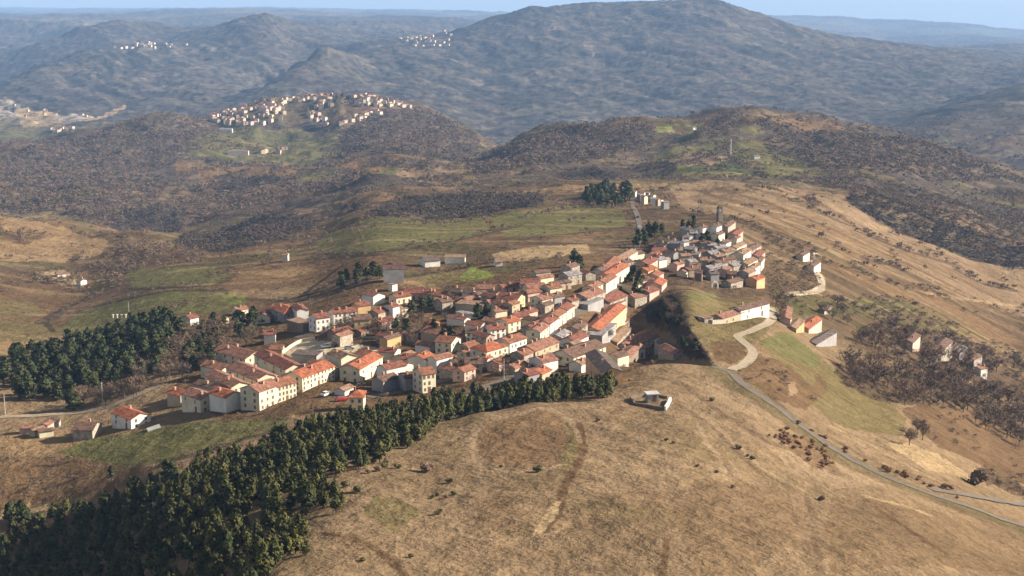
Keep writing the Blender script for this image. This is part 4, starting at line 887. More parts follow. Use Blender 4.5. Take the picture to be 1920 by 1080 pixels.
('pinkish cottage at the lower edge of the old village', (1354,503),(1366,500), 5, 4.5, 'salmon','pink','gable',None),
# convent hill and right hand slope
('big white walled convent house on the green mound', (1376,574),(1435,568), 7, 6, 'brown','white','gable',(2,2)),
('long convent wing with salmon roof on the green mound', (1345,584),(1398,575), 7, 4.6, 'salmon','tan','gable',(1,4)),
('roofless walled yard building on the green mound', (1312,588),(1330,600), 5, 2.2, 'tan','stone','flat',None),
('orange roofed house below the convent road', (1503,601),(1532,600), 6, 4, 'orange','pink','gable',None),
('ochre cottage joined to the orange roofed road house', (1482,605),(1500,604), 5, 3.2, 'tan','ochre','gable',None),
('long dark barn below the orange roofed road house', (1518,626),(1562,629), 5, 3.4, 'dark','grey','gable',None),
('pink cottage beside the convent track', (1470,590),(1478,578), 5, 4, 'salmon','pink','gable',None),
('small stone cottage alone on the scrub slope', (1500,474),(1512,472), 5, 4.5, 'brown','cream','gable',None),
('white ended cottage below the lone stone cottage', (1520,494),(1532,490), 5, 5, 'brown','cream','gable',None),
('grey ruin in the scrub right of the convent', (1538,576),(1554,575), 4, 2.6, 'brown','stone','gable',None),
('salmon roofed farmhouse, left of the hamlet in the bare wood', (1699,631),(1717,629), 7, 7, 'brown','pink','gable',None),
('largest hamlet house with brown roof in the bare wood', (1740,648),(1776,646), 8, 7, 'brown','stone','gable',(2,3)),
('narrow white house behind the largest hamlet house', (1781,648),(1790,645), 4, 6, 'brown','white','gable',None),
('small grey house right of the narrow white one', (1790,654),(1804,652), 6, 4.5, 'grey','grey','gable',None),
('tall hamlet house with dull red roof, rightmost', (1816,664),(1834,668), 6, 7, 'brown','stone','gable',None),
('white ended cottage at the lower right of the hamlet', (1832,684),(1844,688), 6, 5.5, 'salmon','white','gable',None),
# left foreground
('lone orange roofed house with white right end on the lower meadow', (226,767),(264,768.5), 9, 5.6, 'orange','white','gable',(2,2)),
('dull grey roofed barn left of the lone orange house', (142,793),(184,789), 9, 4.2, 'brown','stone','gable',None),
('long pale shed above the left wood', (112,633),(140,629), 7, 3, 'tan','white','gable',None),
('white farmhouse alone among the brown fields', (531,474),(540,473), 7, 5, 'tan','white','gable',None),
('white hut at the edge of the left tan slope', (104,509),(122,508), 8, 3, 'tan','white','gable',None),
('second white hut below the left tan slope', (148,523),(157,523), 6, 4, 'tan','white','gable',None),
('shaded long farm with pale ends beyond the back row', (790,482),(822,480), 9, 4.5, 'dark','white','gable',None),
('flat pale farm building right of the shaded long farm', (833,481),(874,479), 9, 4, 'tan','white','flat',None),
('small white shed below the pale straw field', (930,486),(938,485), 6, 3.5, 'tan','white','gable',None),
]
for r in HS:
    lb, a, b, W, h, roof, wl_, st, win = r
    dr = (330, 520) if a[1] > 640 and a[0] < 1300 else ((400, 1000) if a[1] > 500 else (560, 1400))
    house(lb, a, b, W, h, roof, wl_, st, win, chim=0 if (st == 'flat' or h < 4) else (2 if win and win[1] > 3 else 1), drange=dr, pitch=.85 if lb.startswith('blue grey block') else .38)
OVG = 'grey stone cottages of the old hill village'
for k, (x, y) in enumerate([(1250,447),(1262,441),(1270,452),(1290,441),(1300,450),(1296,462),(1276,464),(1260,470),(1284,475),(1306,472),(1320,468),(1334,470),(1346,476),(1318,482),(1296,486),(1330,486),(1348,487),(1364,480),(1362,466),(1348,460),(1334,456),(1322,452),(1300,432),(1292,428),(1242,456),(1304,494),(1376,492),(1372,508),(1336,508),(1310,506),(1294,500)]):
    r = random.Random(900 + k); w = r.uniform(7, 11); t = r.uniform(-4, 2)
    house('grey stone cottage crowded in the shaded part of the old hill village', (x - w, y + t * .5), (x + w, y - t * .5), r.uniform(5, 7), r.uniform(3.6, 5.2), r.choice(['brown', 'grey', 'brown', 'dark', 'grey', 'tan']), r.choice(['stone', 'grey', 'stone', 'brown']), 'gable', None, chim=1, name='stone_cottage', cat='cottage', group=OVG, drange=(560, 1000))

# small houses and sheds packed between the larger ones
def infill(label, group, outline, n, roofs, walls, yaw, dr, hh=(3.6, 5.6), name='house', cat='house'):
    w = [spot(p[0], p[1], 3.0, *dr)[:2] for p in outline]; x0 = min(p[0] for p in w); x1 = max(p[0] for p in w); y0 = min(p[1] for p in w); y1 = max(p[1] for p in w); k = 0
    for t in range(n * 80):
        if k >= n: break
        x, y = RNG.uniform(x0, x1), RNG.uniform(y0, y1)
        L, W = RNG.uniform(5, 9.5), RNG.uniform(4.5, 6.5)
        if not inpoly(np.array([x]), np.array([y]), w)[0]: continue
        if any(math.hypot(x - q[0], y - q[1]) < L * .42 + min(q[2], 4 + .25 * q[4]) for q in PLACED): continue
        k += 1; house(label, (x, y, yaw + RNG.choice((0, 0, math.pi / 2)) + RNG.uniform(-.12, .12), L), None, W, RNG.uniform(*hh), RNG.choice(roofs), RNG.choice(walls), 'gable', (2, 2) if RNG.random() < .35 else None, chim=RNG.choice((0, 1)), name=name, cat=cat, group=group, door=True)
    return k
infill('small dull tiled house squeezed between the left quarter terraces', 'infill of the left quarter', [(560,690),(620,672),(700,660),(765,655),(750,690),(640,702)], 5, ['brown', 'salmon', 'rust', 'tan'], ['cream', 'stone', 'tan', 'grey'], .95, (380, 560))
infill('small brown tiled house in the gardens behind the white terrace', 'garden houses behind the terrace', [(600,620),(640,590),(760,590),(790,620),(760,640),(660,640)], 6, ['brown', 'red', 'salmon'], ['stone', 'ochre', 'brown', 'pink'], .9, (440, 640))
infill('small tiled house in the tight rows of the village middle', 'infill of the village middle', [(780,640),(800,590),(900,570),(1000,560),(1080,600),(1040,640),(960,690),(860,700)], 18, ['brown', 'red', 'salmon', 'rust'], ['cream', 'stone', 'white', 'tan', 'pink'], .95, (400, 640))
infill('low tiled house between the lit street and the shaded bank', 'infill beside the bank', [(1030,680),(1070,630),(1160,600),(1230,640),(1200,670),(1090,690)], 9, ['brown', 'salmon', 'tan', 'red'], ['cream', 'stone', 'white', 'grey'], .85, (420, 620))
infill('small red tiled house in the back rows under the fields', 'infill of the back rows', [(760,560),(860,545),(980,520),(1060,500),(1130,500),(1120,545),(1000,580),(900,570),(800,575)], 16, ['red', 'brown', 'salmon', 'rust'], ['cream', 'stone', 'pink', 'tan'], .6, (460, 760))
infill('small tiled house on the streets climbing to the old village', 'infill of the climbing streets', [(1110,545),(1130,500),(1180,470),(1260,455),(1250,500),(1180,560)], 9, ['red', 'brown', 'salmon', 'rust'], ['pink', 'stone', 'cream'], .8, (500, 900))
# ------------------------------------------------------------------ roads, draped on the ground as thin sheets
M['asphalt'] = mat('worn_asphalt', (.105, .086, .068), .95, .8, .18); M['track'] = mat('pale_gravel', (.23, .185, .13), .95, .8, .2)
def road(name, label, pts, width, m, dmin=0, dmax=1e9, lift=.12):
    w = [spot(p[0], p[1], 0, dmin, dmax)[:2] for p in pts]; c = curve(w, 10); P = [c[0]]
    for q in c[1:]:
        n = max(1, int(math.hypot(q[0] - P[-1][0], q[1] - P[-1][1]) / 1.5)); a = P[-1]
        for k in range(1, n + 1): P.append((a[0] + (q[0] - a[0]) * k / n, a[1] + (q[1] - a[1]) * k / n))
    v = []; f = []; K = 5
    for i, p in enumerate(P):
        a = P[max(0, i - 2)]; b = P[min(len(P) - 1, i + 2)]; t = math.atan2(b[1] - a[1], b[0] - a[0]); nx, ny = -math.sin(t), math.cos(t)
        zz = [float(H(p[0] + nx * width * (k / (K - 1) - .5), p[1] + ny * width * (k / (K - 1) - .5))) for k in range(K)]
        zc = sum(zz) / K
        for k in range(K): v.append((p[0] + nx * width * (k / (K - 1) - .5), p[1] + ny * width * (k / (K - 1) - .5), max(zz[k], .5 * zz[k] + .5 * zc) + lift))
        if i: f += [((i - 1) * K + k, (i - 1) * K + k + 1, i * K + k + 1, i * K + k) for k in range(K - 1)]
    o = link(name, raw(name, v, f, [m], None, True)); tag(o, label, None, None, 'structure'); return o
road('road', 'grey country road running down past the bare hill', [(1335,688),(1372,700),(1395,722),(1440,752),(1490,790),(1540,826),(1590,858),(1640,884),(1700,910),(1760,932),(1840,958),(1930,990)], 3.0, M['asphalt'], 260, 600)
road('road', 'short road loop climbing to the convent mound', [(1372,694),(1392,686),(1410,668),(1409,655),(1392,640),(1384,630),(1410,620),(1440,606),(1450,590),(1444,576)], 3.6, M['track'], 380, 700)
road('road', 'side road at the right edge under the meadow', [(1745,918),(1800,926),(1860,938),(1930,946)], 3.2, M['asphalt'], 300, 700)
road('road', 'sunlit village street rising between the houses', [(690,745),(800,722),(880,700),(960,676),(1010,640),(1040,615),(1070,594),(1110,572),(1165,530),(1185,500),(1192,470)], 4.5, M['asphalt'], 400, 900)
road('road', 'lower village street beside the tree belt', [(860,742),(900,728),(960,705),(990,690)], 3.5, M['asphalt'], 380, 600)
road('road', 'lane along the left edge of the village wood', [(0,782),(60,780),(120,776),(180,768),(250,744),(300,722)], 4.0, M['track'], 380, 600)
road('road', 'back street behind the white terrace', [(555,634),(600,622),(680,632),(760,640),(830,660)], 4.0, M['asphalt'], 400, 700)
road('road', 'straight grey road leaving the village beyond the old town', [(1192,470),(1200,440),(1198,415),(1190,392),(1185,372)], 3.4, M['asphalt'], 600, 1300)
road('path', 'pale track across the scrub right of the old town', [(1475,552),(1520,548),(1540,540),(1530,510),(1524,492)], 2.6, M['track'], 560, 1000)

# ------------------------------------------------------------------ far hilltop towns
for k_, c_ in dict(white=(.54, .48, .40), cream=(.46, .38, .28), tan=(.36, .29, .21), pink=(.50, .38, .31)).items(): WM['far_' + k_] = mat('far_plaster_' + k_, c_)
def town_mesh(seed, wall, roof):
    r = random.Random(seed); L = r.uniform(8, 13); W = r.uniform(7, 9.5); h = r.uniform(5, 8.5); rise = .36 * W / 2
    m = MB().add(gable_wall(L, W, h, rise, -5), 0).add(gable_roof(L, W, h, rise), 1)
    return m.mesh('town_house', WM['far_' + wall], RM[roof])
TM = [town_mesh(k, w, r) for k, (w, r) in enumerate([('cream', 'salmon'), ('white', 'red'), ('cream', 'tan'), ('tan', 'salmon'), ('cream', 'brown'), ('pink', 'red'), ('tan', 'brown'), ('cream', 'rust')])]
CUM = np.maximum.accumulate(TT, 0)
def seen(x, y, h=3.0):
    i = int(np.clip(np.interp(x / y, U, np.arange(len(U))), 0, len(U) - 1)); j = int(np.clip(np.interp(math.log(y), V, np.arange(len(V))), 0, len(V) - 1)); return TT[j, i] + h / y >= CUM[j, i]
def towns(pts, n, label, group, dr, sc=1.0, gap=6.0, turn=(0, 6.28)):
    nm = 'town_house' if dr[0] == 2100 else 'village_house'
    w = [spot(p[0], p[1], 0, *dr)[:2] for p in pts]; x0 = min(p[0] for p in w); x1 = max(p[0] for p in w); y0 = min(p[1] for p in w); y1 = max(p[1] for p in w); got = []
    for k in range(n * 60):
        if len(got) >= n: break
        p = (RNG.uniform(x0, x1), RNG.uniform(y0, y1))
        if not seen(*p) or not inpoly(np.array([p[0]]), np.array([p[1]]), w)[0] or any(math.hypot(p[0] - q[0], p[1] - q[1]) < gap * sc for q in got): continue
        got.append(p); o = link(nm, TM[RNG.randrange(8)], None, (p[0], p[1], float(H(*p))), RNG.uniform(*turn)); o.scale = (sc, sc, sc); tag(o, label, 'house', group)
    return len(got)
D2 = (2100, 3300)
towns([(366,220),(415,203),(470,197),(520,190),(536,206),(530,226),(480,236),(440,236),(400,230)], 125, 'small pale house in the left cluster of the distant hilltop town', 'left cluster of the hilltop town', D2, .85)
towns([(520,190),(560,183),(620,180),(620,187),(560,192),(530,198)], 30, 'small pale house along the crest of the distant hilltop town', 'crest houses of the hilltop town', D2, .85)
towns([(570,214),(590,205),(614,214),(612,238),(580,236)], 13, 'small pale house in the gap cluster below the hilltop town crest', 'gap cluster of the hilltop town', D2, .85)
towns([(590,190),(625,190),(625,202),(592,204)], 8, 'small pale house beside the dark trees of the hilltop town', 'houses by the dark trees of the hilltop town', D2, .85)
towns([(662,181),(700,182),(740,190),(772,200),(766,206),(740,200),(700,199),(670,200)], 48, 'small pale house on the right end of the distant hilltop town', 'right end of the hilltop town', D2, .85)
towns([(630,230),(660,220),(715,206),(722,212),(690,222),(640,236)], 22, 'small pale house on the curving road below the hilltop town', 'road houses of the hilltop town', D2, .85)
towns([(476,286),(540,276),(545,282),(490,292)], 5, 'small pale farm building on the green slope under the hilltop town', 'farms under the hilltop town', D2, .85)
towns([(205,88),(245,82),(290,82),(296,92),(250,96),(215,94)], 22, 'tiny pale house of the village on the far left hill', 'village on the far left hill', (5800, 9500), 1.15)
towns([(310,82),(350,84),(345,90),(312,90)], 5, 'tiny pale house right of the far left hill village', 'outlying houses of the far left hill', (5800, 9500), 1.0)
towns([(742,66),(815,64),(812,76),(748,76)], 34, 'tiny pale house of the far village left of the big mountain', 'far village left of the big mountain', (5800, 9500), 1.15)
towns([(756,78),(845,80),(840,88),(762,86)], 16, 'tiny pale house on the shoulder below the far mountain village', 'shoulder houses below the far mountain village', (5200, 9500), 1.0)
towns([(832,60),(850,55),(846,74),(834,78)], 8, 'tiny pale house on the mountain flank above the far village', 'mountain flank houses', (5200, 9500), 1.0)
towns([(90,243),(150,243),(160,250),(95,250)], 12, 'tiny white shed on the left valley floor', 'sheds on the left valley floor', (3300, 5200), .9)
towns([(20,195),(110,215),(190,218),(120,232),(40,225)], 9, 'tiny pale works building in the left valley', 'works in the left valley', (3300, 5200), .75)
def shed(label, px, py, L, W, h, wall, roof, rz, dr, name='shed', cat='shed'):
    x, y, z = spot(px, py, 0, *dr); o = link(name, None, None, (x, y, z), rz); tag(o, label, cat)
    link('wall', MB().add(gable_wall(L, W, h, .15 * W, -2.5)).mesh('wall', WM[wall]), o); link('roof', MB().add(gable_roof(L, W, h, .15 * W)).mesh('roof', RM[roof]), o); return o
shed('long white barn on the green slope under the hilltop town', 447, 290, 34, 12, 6, 'white', 'tan', .1, D2)
shed('white flat shed at the left foot of the hilltop town', 424, 247, 24, 10, 5, 'white', 'grey', .05, D2)
for lb, px, py, rz in (('white hut on the pylon meadow beyond the old town', 1418, 297, .3), ('pale hut on the crest meadow at the left rim of the middle hill', 1300, 243, .8)):
    shed(lb, px, py, 7, 5, 3, 'white', 'tan', rz, (1200, 2300))
CMG = 'pale blocks beside the dark grove'
for k, (x, y, w) in enumerate([(1189,362,5),(1200,369,8),(1208,371,8),(1216,372,7),(1225,375,8),(1232,378,6),(1238,378,7),(1247,383,7),(1205,364,6),(1214,366,7),(1224,369,6),(1180,356,6),(1171,356,5)]):
    house('small pale block house in the row right of the dark grove', (x - w / 2, y - 5), (x + w / 2, y - 4.5), 5, 5.5 + (k % 3), ['tan', 'grey', 'salmon'][k % 3], ['white', 'stone', 'cream', 'grey'][k % 4], 'flat' if k % 2 else 'gable', None, chim=0, name='block_house', cat='house', group=CMG, drange=(800, 1300))
RDG = 'parked cars along the straight grey road'

# ------------------------------------------------------------------ bell tower, arch, mast, poles, hill enclosure
M['old_stone'] = mat('dark_old_stone', (.17, .145, .125), .95, 1.2, .3, bump=.5)  # stone darkened so the tower's shaded face is in its colour
x, y, z = spot(1349, 416, 0, 600, 1000)
t = link('bell_tower', None, None, (x, y, z), .35); t.scale = (.85, .85, 1.0); tag(t, 'tall dark stone bell tower rising over the old hill village', 'bell tower')
s = MB(); s.add(box(-1.7, 1.7, -1.7, 1.7, -3, 6.2)); s.add(box(-1.85, 1.85, -1.85, 1.85, 6.2, 6.45)); link('shaft', s.mesh('shaft', M['old_stone']), t)
s = MB()
for a in (-1, 1):
    for b_ in (-1, 1): s.add(box(a * 1.6 - (.75 if a > 0 else 0), a * 1.6 + (0 if a > 0 else .75), b_ * 1.6 - (.75 if b_ > 0 else 0), b_ * 1.6 + (0 if b_ > 0 else .75), 6.45, 8.3))
s.add(box(-1.62, 1.62, -1.62, 1.62, 8.3, 9.0)); link('belfry', s.mesh('belfry', M['old_stone']), t)
s = MB(); s.add(([(-1.9, -1.9, 9.0), (1.9, -1.9, 9.0), (1.9, 1.9, 9.0), (-1.9, 1.9, 9.0), (0, 0, 10.2)], [(0, 3, 2, 1), (0, 1, 4), (1, 2, 4), (2, 3, 4), (3, 0, 4)])); link('roof', s.mesh('roof', RM['dark']), t)
link('bell', MB().add(tube((0, 0, 6.9), (0, 0, 7.7), .45, .2, 10)).mesh('bell', M['metal']), t)
link('church', None) if False else None
x, y, z = spot(1340, 540, 0, 500, 900)
v = []; f = []; n = 14
for k in range(n + 1):
    a = math.pi * k / n
    for r_ in (1.15, 1.75):
        for q in (-.45, .45): v.append((r_ * math.cos(a), q, 1.5 + r_ * math.sin(a)))
for k in range(n):
    i = 4 * k; j = i + 4; f += [(i, i + 1, j + 1, j), (i + 2, j + 2, j + 3, i + 3), (i, j, j + 2, i + 2), (i + 1, i + 3, j + 3, j + 1)]
s = MB().add((v, f)); s.add(box(-1.75, -1.15, -.45, .45, -1, 1.5)); s.add(box(1.15, 1.75, -.45, .45, -1, 1.5))
o = link('stone_arch', s.mesh('stone_arch', WM['white']), None, (x, y, z), .25); tag(o, 'free standing white stone arch on the slope below the old village', 'arch')
x, y, z = spot(1370, 291, 0, 1200, 2300)
o = link('mast', None, None, (x, y, z)); tag(o, 'thin white mast standing on the green meadow of the middle hill', 'mast')
s = MB().add(tube((0, 0, -2), (0, 0, 19), .55, .3, 8)); link('pole', s.mesh('pole', WM['white']), o)
s = MB()
for a in (0, 2.1, 4.2): s.add(tube((0, 0, 16), (1.6 * math.cos(a), 1.6 * math.sin(a), 17), .15, .15, 5))
link('antenna', s.mesh('antenna', M['metal']), o)
def lamp_post(label, px, py, h, dr):
    x, y, z = spot(px, py, 0, *dr); o = link('utility_pole', None, None, (x, y, z), RNG.uniform(0, 3)); tag(o, label, 'utility pole')
    link('pole', MB().add(tube((0, 0, -1), (0, 0, h), .14, .09, 8)).mesh('pole', M['concrete']), o); link('crossarm', MB().add(box(-.8, .8, -.06, .06, h - .5, h - .36)).mesh('crossarm', M['timber']), o)
lamp_post('slim pale pole beside the lane in front of the left wood', 193, 762, 9, (380, 600))
lamp_post('slim pale pole by the lane at the left photo edge', 10, 778, 8, (380, 600))
lamp_post('pale pole behind the white posts above the left wood', 242, 592, 7, (450, 900))
lamp_post('grey pole among the shaded trees of the square', 1187, 560, 9, (450, 800))
lamp_post('grey pole beside the tree belt below the street', 945, 712, 7, (380, 600))
for k, px in enumerate((212, 220, 228, 236)): 
    x, y, z = spot(px, 596, 0, 450, 900); o = link('marker_post', MB().add(tube((0, 0, -.5), (0, 0, 1.6), .35, .3, 6)).add(box(-.5, .5, -.5, .5, 1.6, 1.8)).mesh('marker_post', WM['white']), None, (x, y, z)); tag(o, 'short white post in the row above the left wood', 'post', 'white posts above the left wood')
x, y, z = spot(1222, 752, 0, 300, 480)
o = link('tank_house', None, None, (x, y, z), .2); tag(o, 'small pale concrete tank house in the walled plot on the bare hill', 'tank house')
link('wall', MB().add(box(-1.6, 1.6, -1.4, 1.4, -1, 2.25)).mesh('wall', WM['grey']), o); link('roof', MB().add(box(-1.85, 1.85, -1.65, 1.65, 2.25, 2.5)).mesh('roof', M['concrete']), o)
link('door', DOOR, o, (.4, -1.4, 0), 0); link('window', WIN, o, (1.6, 0, 1.4), math.pi / 2)
def low_wall(label, pts, h, th, m, dr, name='enclosure_wall', cat='wall'):
    w = [spot(p[0], p[1], 0, *dr) for p in pts]; s = MB(); c = w[0]
    for a, b_ in zip(w[:-1], w[1:]):
        n = max(1, int(math.hypot(b_[0] - a[0], b_[1] - a[1]) / 2.5)); t_ = math.atan2(b_[1] - a[1], b_[0] - a[0]); nx, ny = -math.sin(t_) * th / 2, math.cos(t_) * th / 2
        for k in range(n):
            p = [a[i] + (b_[i] - a[i]) * k / n for i in (0, 1)]; q = [a[i] + (b_[i] - a[i]) * (k + 1) / n for i in (0, 1)]; zp = float(H(*p)); zq = float(H(*q))
            vv = [(p[0] + nx, p[1] + ny, zp - .6), (q[0] + nx, q[1] + ny, zq - .6), (q[0] - nx, q[1] - ny, zq - .6), (p[0] - nx, p[1] - ny, zp - .6), (p[0] + nx, p[1] + ny, zp + h), (q[0] + nx, q[1] + ny, zq + h), (q[0] - nx, q[1] - ny, zq + h), (p[0] - nx, p[1] - ny, zp + h)]
            s.add(([(a_ - c[0], b2 - c[1], c_ - c[2]) for a_, b2, c_ in vv], [(0, 1, 2, 3), (4, 7, 6, 5), (0, 4, 5, 1), (1, 5, 6, 2), (2, 6, 7, 3), (3, 7, 4, 0)]))
    o = link(name, s.mesh(name, m), None, c); tag(o, label, cat); return o
low_wall('low dark wall round the plot of the tank house on the bare hill', [(1245,768),(1190,760),(1182,748),(1210,742),(1252,748)], .8, .35, WM['brown'], (300, 480))
low_wall('white painted wall closing the right side of the tank house plot', [(1257,752),(1247,770)], 1.2, .5, WM['white'], (300, 480))
low_wall('pale curved wall along the sandy square', [(528,664),(545,652),(566,641),(590,637)], 1.2, .5, WM['cream'], (400, 700))
low_wall('long stone wall along the convent road', [(1310,600),(1335,608),(1380,600),(1430,592)], 1.6, .5, WM['stone'], (450, 700))
low_wall('pale concrete slab on the ground right of the lone orange roofed house', [(276,808),(300,800)], .5, 3.0, M['concrete'], (380, 520), 'concrete_slab', 'slab')
low_wall('retaining wall in front of the shaded grey house', [(808,690),(868,688)], 1.4, .5, WM['pink'], (380, 600))
low_wall('pale wall below the white balconied house', [(920,676),(975,670)], 1.6, .5, WM['cream'], (380, 600))
for k, (px, py, a) in enumerate([(52,812,.2),(70,816,1.0),(86,818,.5),(88,806,1.4),(100,800,.1)]):
    shed(['small pink shed leftmost in the yard by the barn', 'pale tan shed in the yard by the barn', 'shed with bright end beside the barn yard', 'low roofed shed at the back of the barn yard', 'dark shed between barn and yard'][k], px, py, 4.5, 3, 2.2, ['pink', 'tan', 'cream', 'stone', 'grey'][k], ['salmon', 'tan', 'brown', 'salmon', 'dark'][k], a, (380, 520))

# ------------------------------------------------------------------ parked cars
M['rubber'] = mat('tyre_rubber', (.02, .02, .02), .9)
PAINT = {k: mat('car_paint_' + k, c, .35) for k, c in dict(white=(.60, .60, .58), silver=(.36, .37, .38), red=(.30, .03, .025), blue=(.04, .07, .16), dark=(.035, .035, .04)).items()}
def car(label, px, py, rz, paint, dr):
    x, y, z = spot(px, py, 0, *dr); o = link('parked_car', None, None, (x, y, z + .12), rz); tag(o, label, 'car')
    v = [(-2.0, .32), (2.0, .32), (2.05, .62), (1.95, .80), (.95, .92), (-1.9, .95), (-2.05, .70)]; n = len(v); s = MB()
    s.add(([(a, -.82, c) for a, c in v] + [(a, .82, c) for a, c in v], [tuple(range(n))[::-1], tuple(range(n, 2 * n))] + [(i, (i + 1) % n, n + (i + 1) % n, n + i) for i in range(n)])); link('body', s.mesh('body', PAINT[paint]), o)
    c = [(-1.55, .95), (.95, .92), (.35, 1.40), (-1.15, 1.43)]; s = MB(); s.add(([(a, -.72 + .1 * (q > 1.2), q) for a, q in c] + [(a, .72 - .1 * (q > 1.2), q) for a, q in c], [(3, 2, 1, 0), (4, 5, 6, 7), (0, 1, 5, 4), (1, 2, 6, 5), (2, 3, 7, 6), (3, 0, 4, 7)])); s.m[4] = 1
    link('cabin', s.mesh('cabin', M['glass'], PAINT[paint]), o)
    wh = MB().add(tube((0, -.1, 0), (0, .1, 0), .31, .31, 10)).mesh('wheel', M['rubber'])
    for a in (-1.25, 1.25):
        for b_ in (-.78, .78): link('wheel', wh, o, (a, b_, .31))
for c_ in [('white car parked by the dark flat roofed hall on the sandy square', 612, 652, .3, 'white', (400, 700)), ('dark car parked on the sandy square behind the hall', 632, 650, .5, 'dark', (400, 700)), ('silver car parked at the right end of the sandy square', 655, 655, .1, 'silver', (400, 700)),
           ('white car parked on the meadow side of the long cream block', 612, 742, 1.0, 'white', (380, 560)), ('red car below the hipped orange roof house', 640, 752, .4, 'red', (380, 560)),
           ('white car on the straight grey road beyond the old village', 1199, 428, 1.5, 'white', (600, 1300)), ('dark car on the straight grey road, halfway to the grove', 1196, 408, 1.5, 'dark', (600, 1300)), ('silver car at the far end of the straight grey road', 1190, 394, 1.5, 'silver', (600, 1300)),
           ('blue car at the lower end of the sunlit village street', 876, 704, .7, 'blue', (400, 700))]: car(*c_)

# ------------------------------------------------------------------ single trees and bushes
def put(name, kd, lst, label, cat, group, s0, s1, dr, sq=1.15):
    for p in lst:
        x, y, z = spot(p[0], p[1], 0, *dr); tree(name, kd, x, y, RNG.uniform(s0, s1), label, cat, group, sq)
def area(name, kd, pts, sp, label, cat, group, s0, s1, dr, lim=None, sq=1.2):
    for x, y in scatter(pts, sp, *dr, lim=lim): tree(name, kd, x, y, RNG.uniform(s0, s1), label, cat, group, sq)
put('conifer_tree', 'dark', [(792,588),(806,578),(772,596),(814,628),(832,655),(846,648),(742,628),(762,634),(912,594),(896,598),(818,640)], 'dark evergreen among the central village houses', 'conifer', 'evergreens of the village centre', 1.0, 1.5, (400, 700))
put('conifer_tree', 'dark', [(1200,532),(1190,524),(1182,536),(1210,518),(1196,546),(1186,548),(1205,540),(1178,545),(1192,560),(1200,566)], 'dark evergreen in the shaded court under the curved red row', 'conifer', 'evergreens under the curved red row', 1.0, 1.5, (400, 800))
put('conifer_tree', 'dark', [(1205,455),(1196,462),(1216,448),(1210,462),(1228,446),(1240,440),(1085,508),(1075,500)], 'dark evergreen at the street end below the old village', 'conifer', 'evergreens at the street end', 1.2, 1.8, (500, 900))
put('conifer_tree', 'dark', [(1316,462),(1326,458),(1290,430),(1300,428),(1280,432),(1345,466)], 'dark evergreen among the stone cottages of the old village', 'conifer', 'evergreens of the old village', .9, 1.3, (600, 1000))
put('conifer_tree', 'dark', [(668,532),(650,528),(688,525),(640,540),(700,520),(712,522),(672,522)], 'dark evergreen on the bank left of the blue grey block', 'conifer', 'evergreens left of the blue grey block', 1.0, 1.5, (450, 900))
put('conifer_tree', 'dark', [(622,185),(632,187),(642,186),(650,188),(655,190),(628,193)], 'dark tree in the park of the distant hilltop town', 'conifer', 'park trees of the hilltop town', 1.5, 2.2, D2, 1.5)
area('conifer_tree', 'dark', [(1095,382),(1100,362),(1140,356),(1178,360),(1182,384),(1130,388)], 7.5, 'dark conifer in the grove beyond the old village', 'conifer', 'dark grove beyond the old village', 1.3, 1.9, (800, 1300), 46, 1.4)
area('conifer_tree', 'dark', [(345,640),(385,600),(420,610),(500,596),(490,622),(470,640),(420,650),(400,690),(350,718),(330,700)], 7.5, 'dark conifer between the wood and the first houses', 'conifer', 'conifers before the first houses', .9, 1.4, (400, 800), 34, 1.3)
put('evergreen_bush', 'shrub', [(1827,908)], 'tall dark evergreen bush beside the side road at the right edge', 'bush', None, 2.5, 2.5, (300, 700), .95)
put('conifer_tree', 'dark', [(138,768)], 'blackish conifer in front of the left wood by the lane', 'conifer', None, 1.4, 1.4, (380, 600), 1.6)
put('conifer_tree', 'dark', [(28,978),(40,972),(20,985),(48,985)], 'green conifer in the little clump at the left photo edge', 'conifer', 'clump at the left photo edge', .9, 1.2, (300, 480), 1.2)
put('conifer_tree', 'dark', [(210,905)], 'small yellowish tree alone on the reddish scrub slope', 'conifer', None, .9, .9, (300, 480), 1.0)
area('bare_tree', 'bare', [(1560,690),(1700,690),(1850,720),(1920,750),(1920,850),(1800,772),(1700,762),(1640,750),(1580,730)], 7.0, 'bare brown tree in the wood below the right hamlet', 'bare tree', 'bare wood below the right hamlet', .8, 1.35, (450, 900), 85, 1.25)
area('bare_tree', 'bare', [(1590,650),(1660,612),(1700,625),(1860,660),(1920,700),(1850,715),(1700,685)], 8.0, 'bare grey tree around the right hamlet houses', 'bare tree', 'bare trees round the hamlet', .8, 1.3, (500, 1000), 50, 1.25)
area('bare_tree', 'bare', [(1195,570),(1250,556),(1285,606),(1330,678),(1290,668),(1228,612)], 4.6, 'bare tree on the shaded bank below the green mound', 'bare tree', 'trees of the shaded bank', .4, .7, (440, 700), 14, 1.3)
area('conifer_tree', 'dark', [(1200,575),(1245,566),(1275,612),(1315,668),(1285,660),(1232,615)], 5.0, 'dark evergreen on the shaded bank below the green mound', 'conifer', 'evergreens of the shaded bank', .6, .9, (440, 700), 18, 1.4)
area('bare_tree', 'bare', [(250,720),(330,650),(360,640),(400,620),(480,640),(380,700),(330,720)], 6.0, 'bare greyish tree between the left wood and the houses', 'bare tree', 'bare trees left of the houses', .7, 1.2, (400, 800), 40, 1.2)
area('bare_tree', 'bare', [(130,765),(180,745),(250,735),(290,722),(270,745),(190,760)], 5.0, 'bare brown tree along the lane by the left wood', 'bare tree', 'bare trees along the lane', .7, 1.1, (380, 600), 22, 1.2)
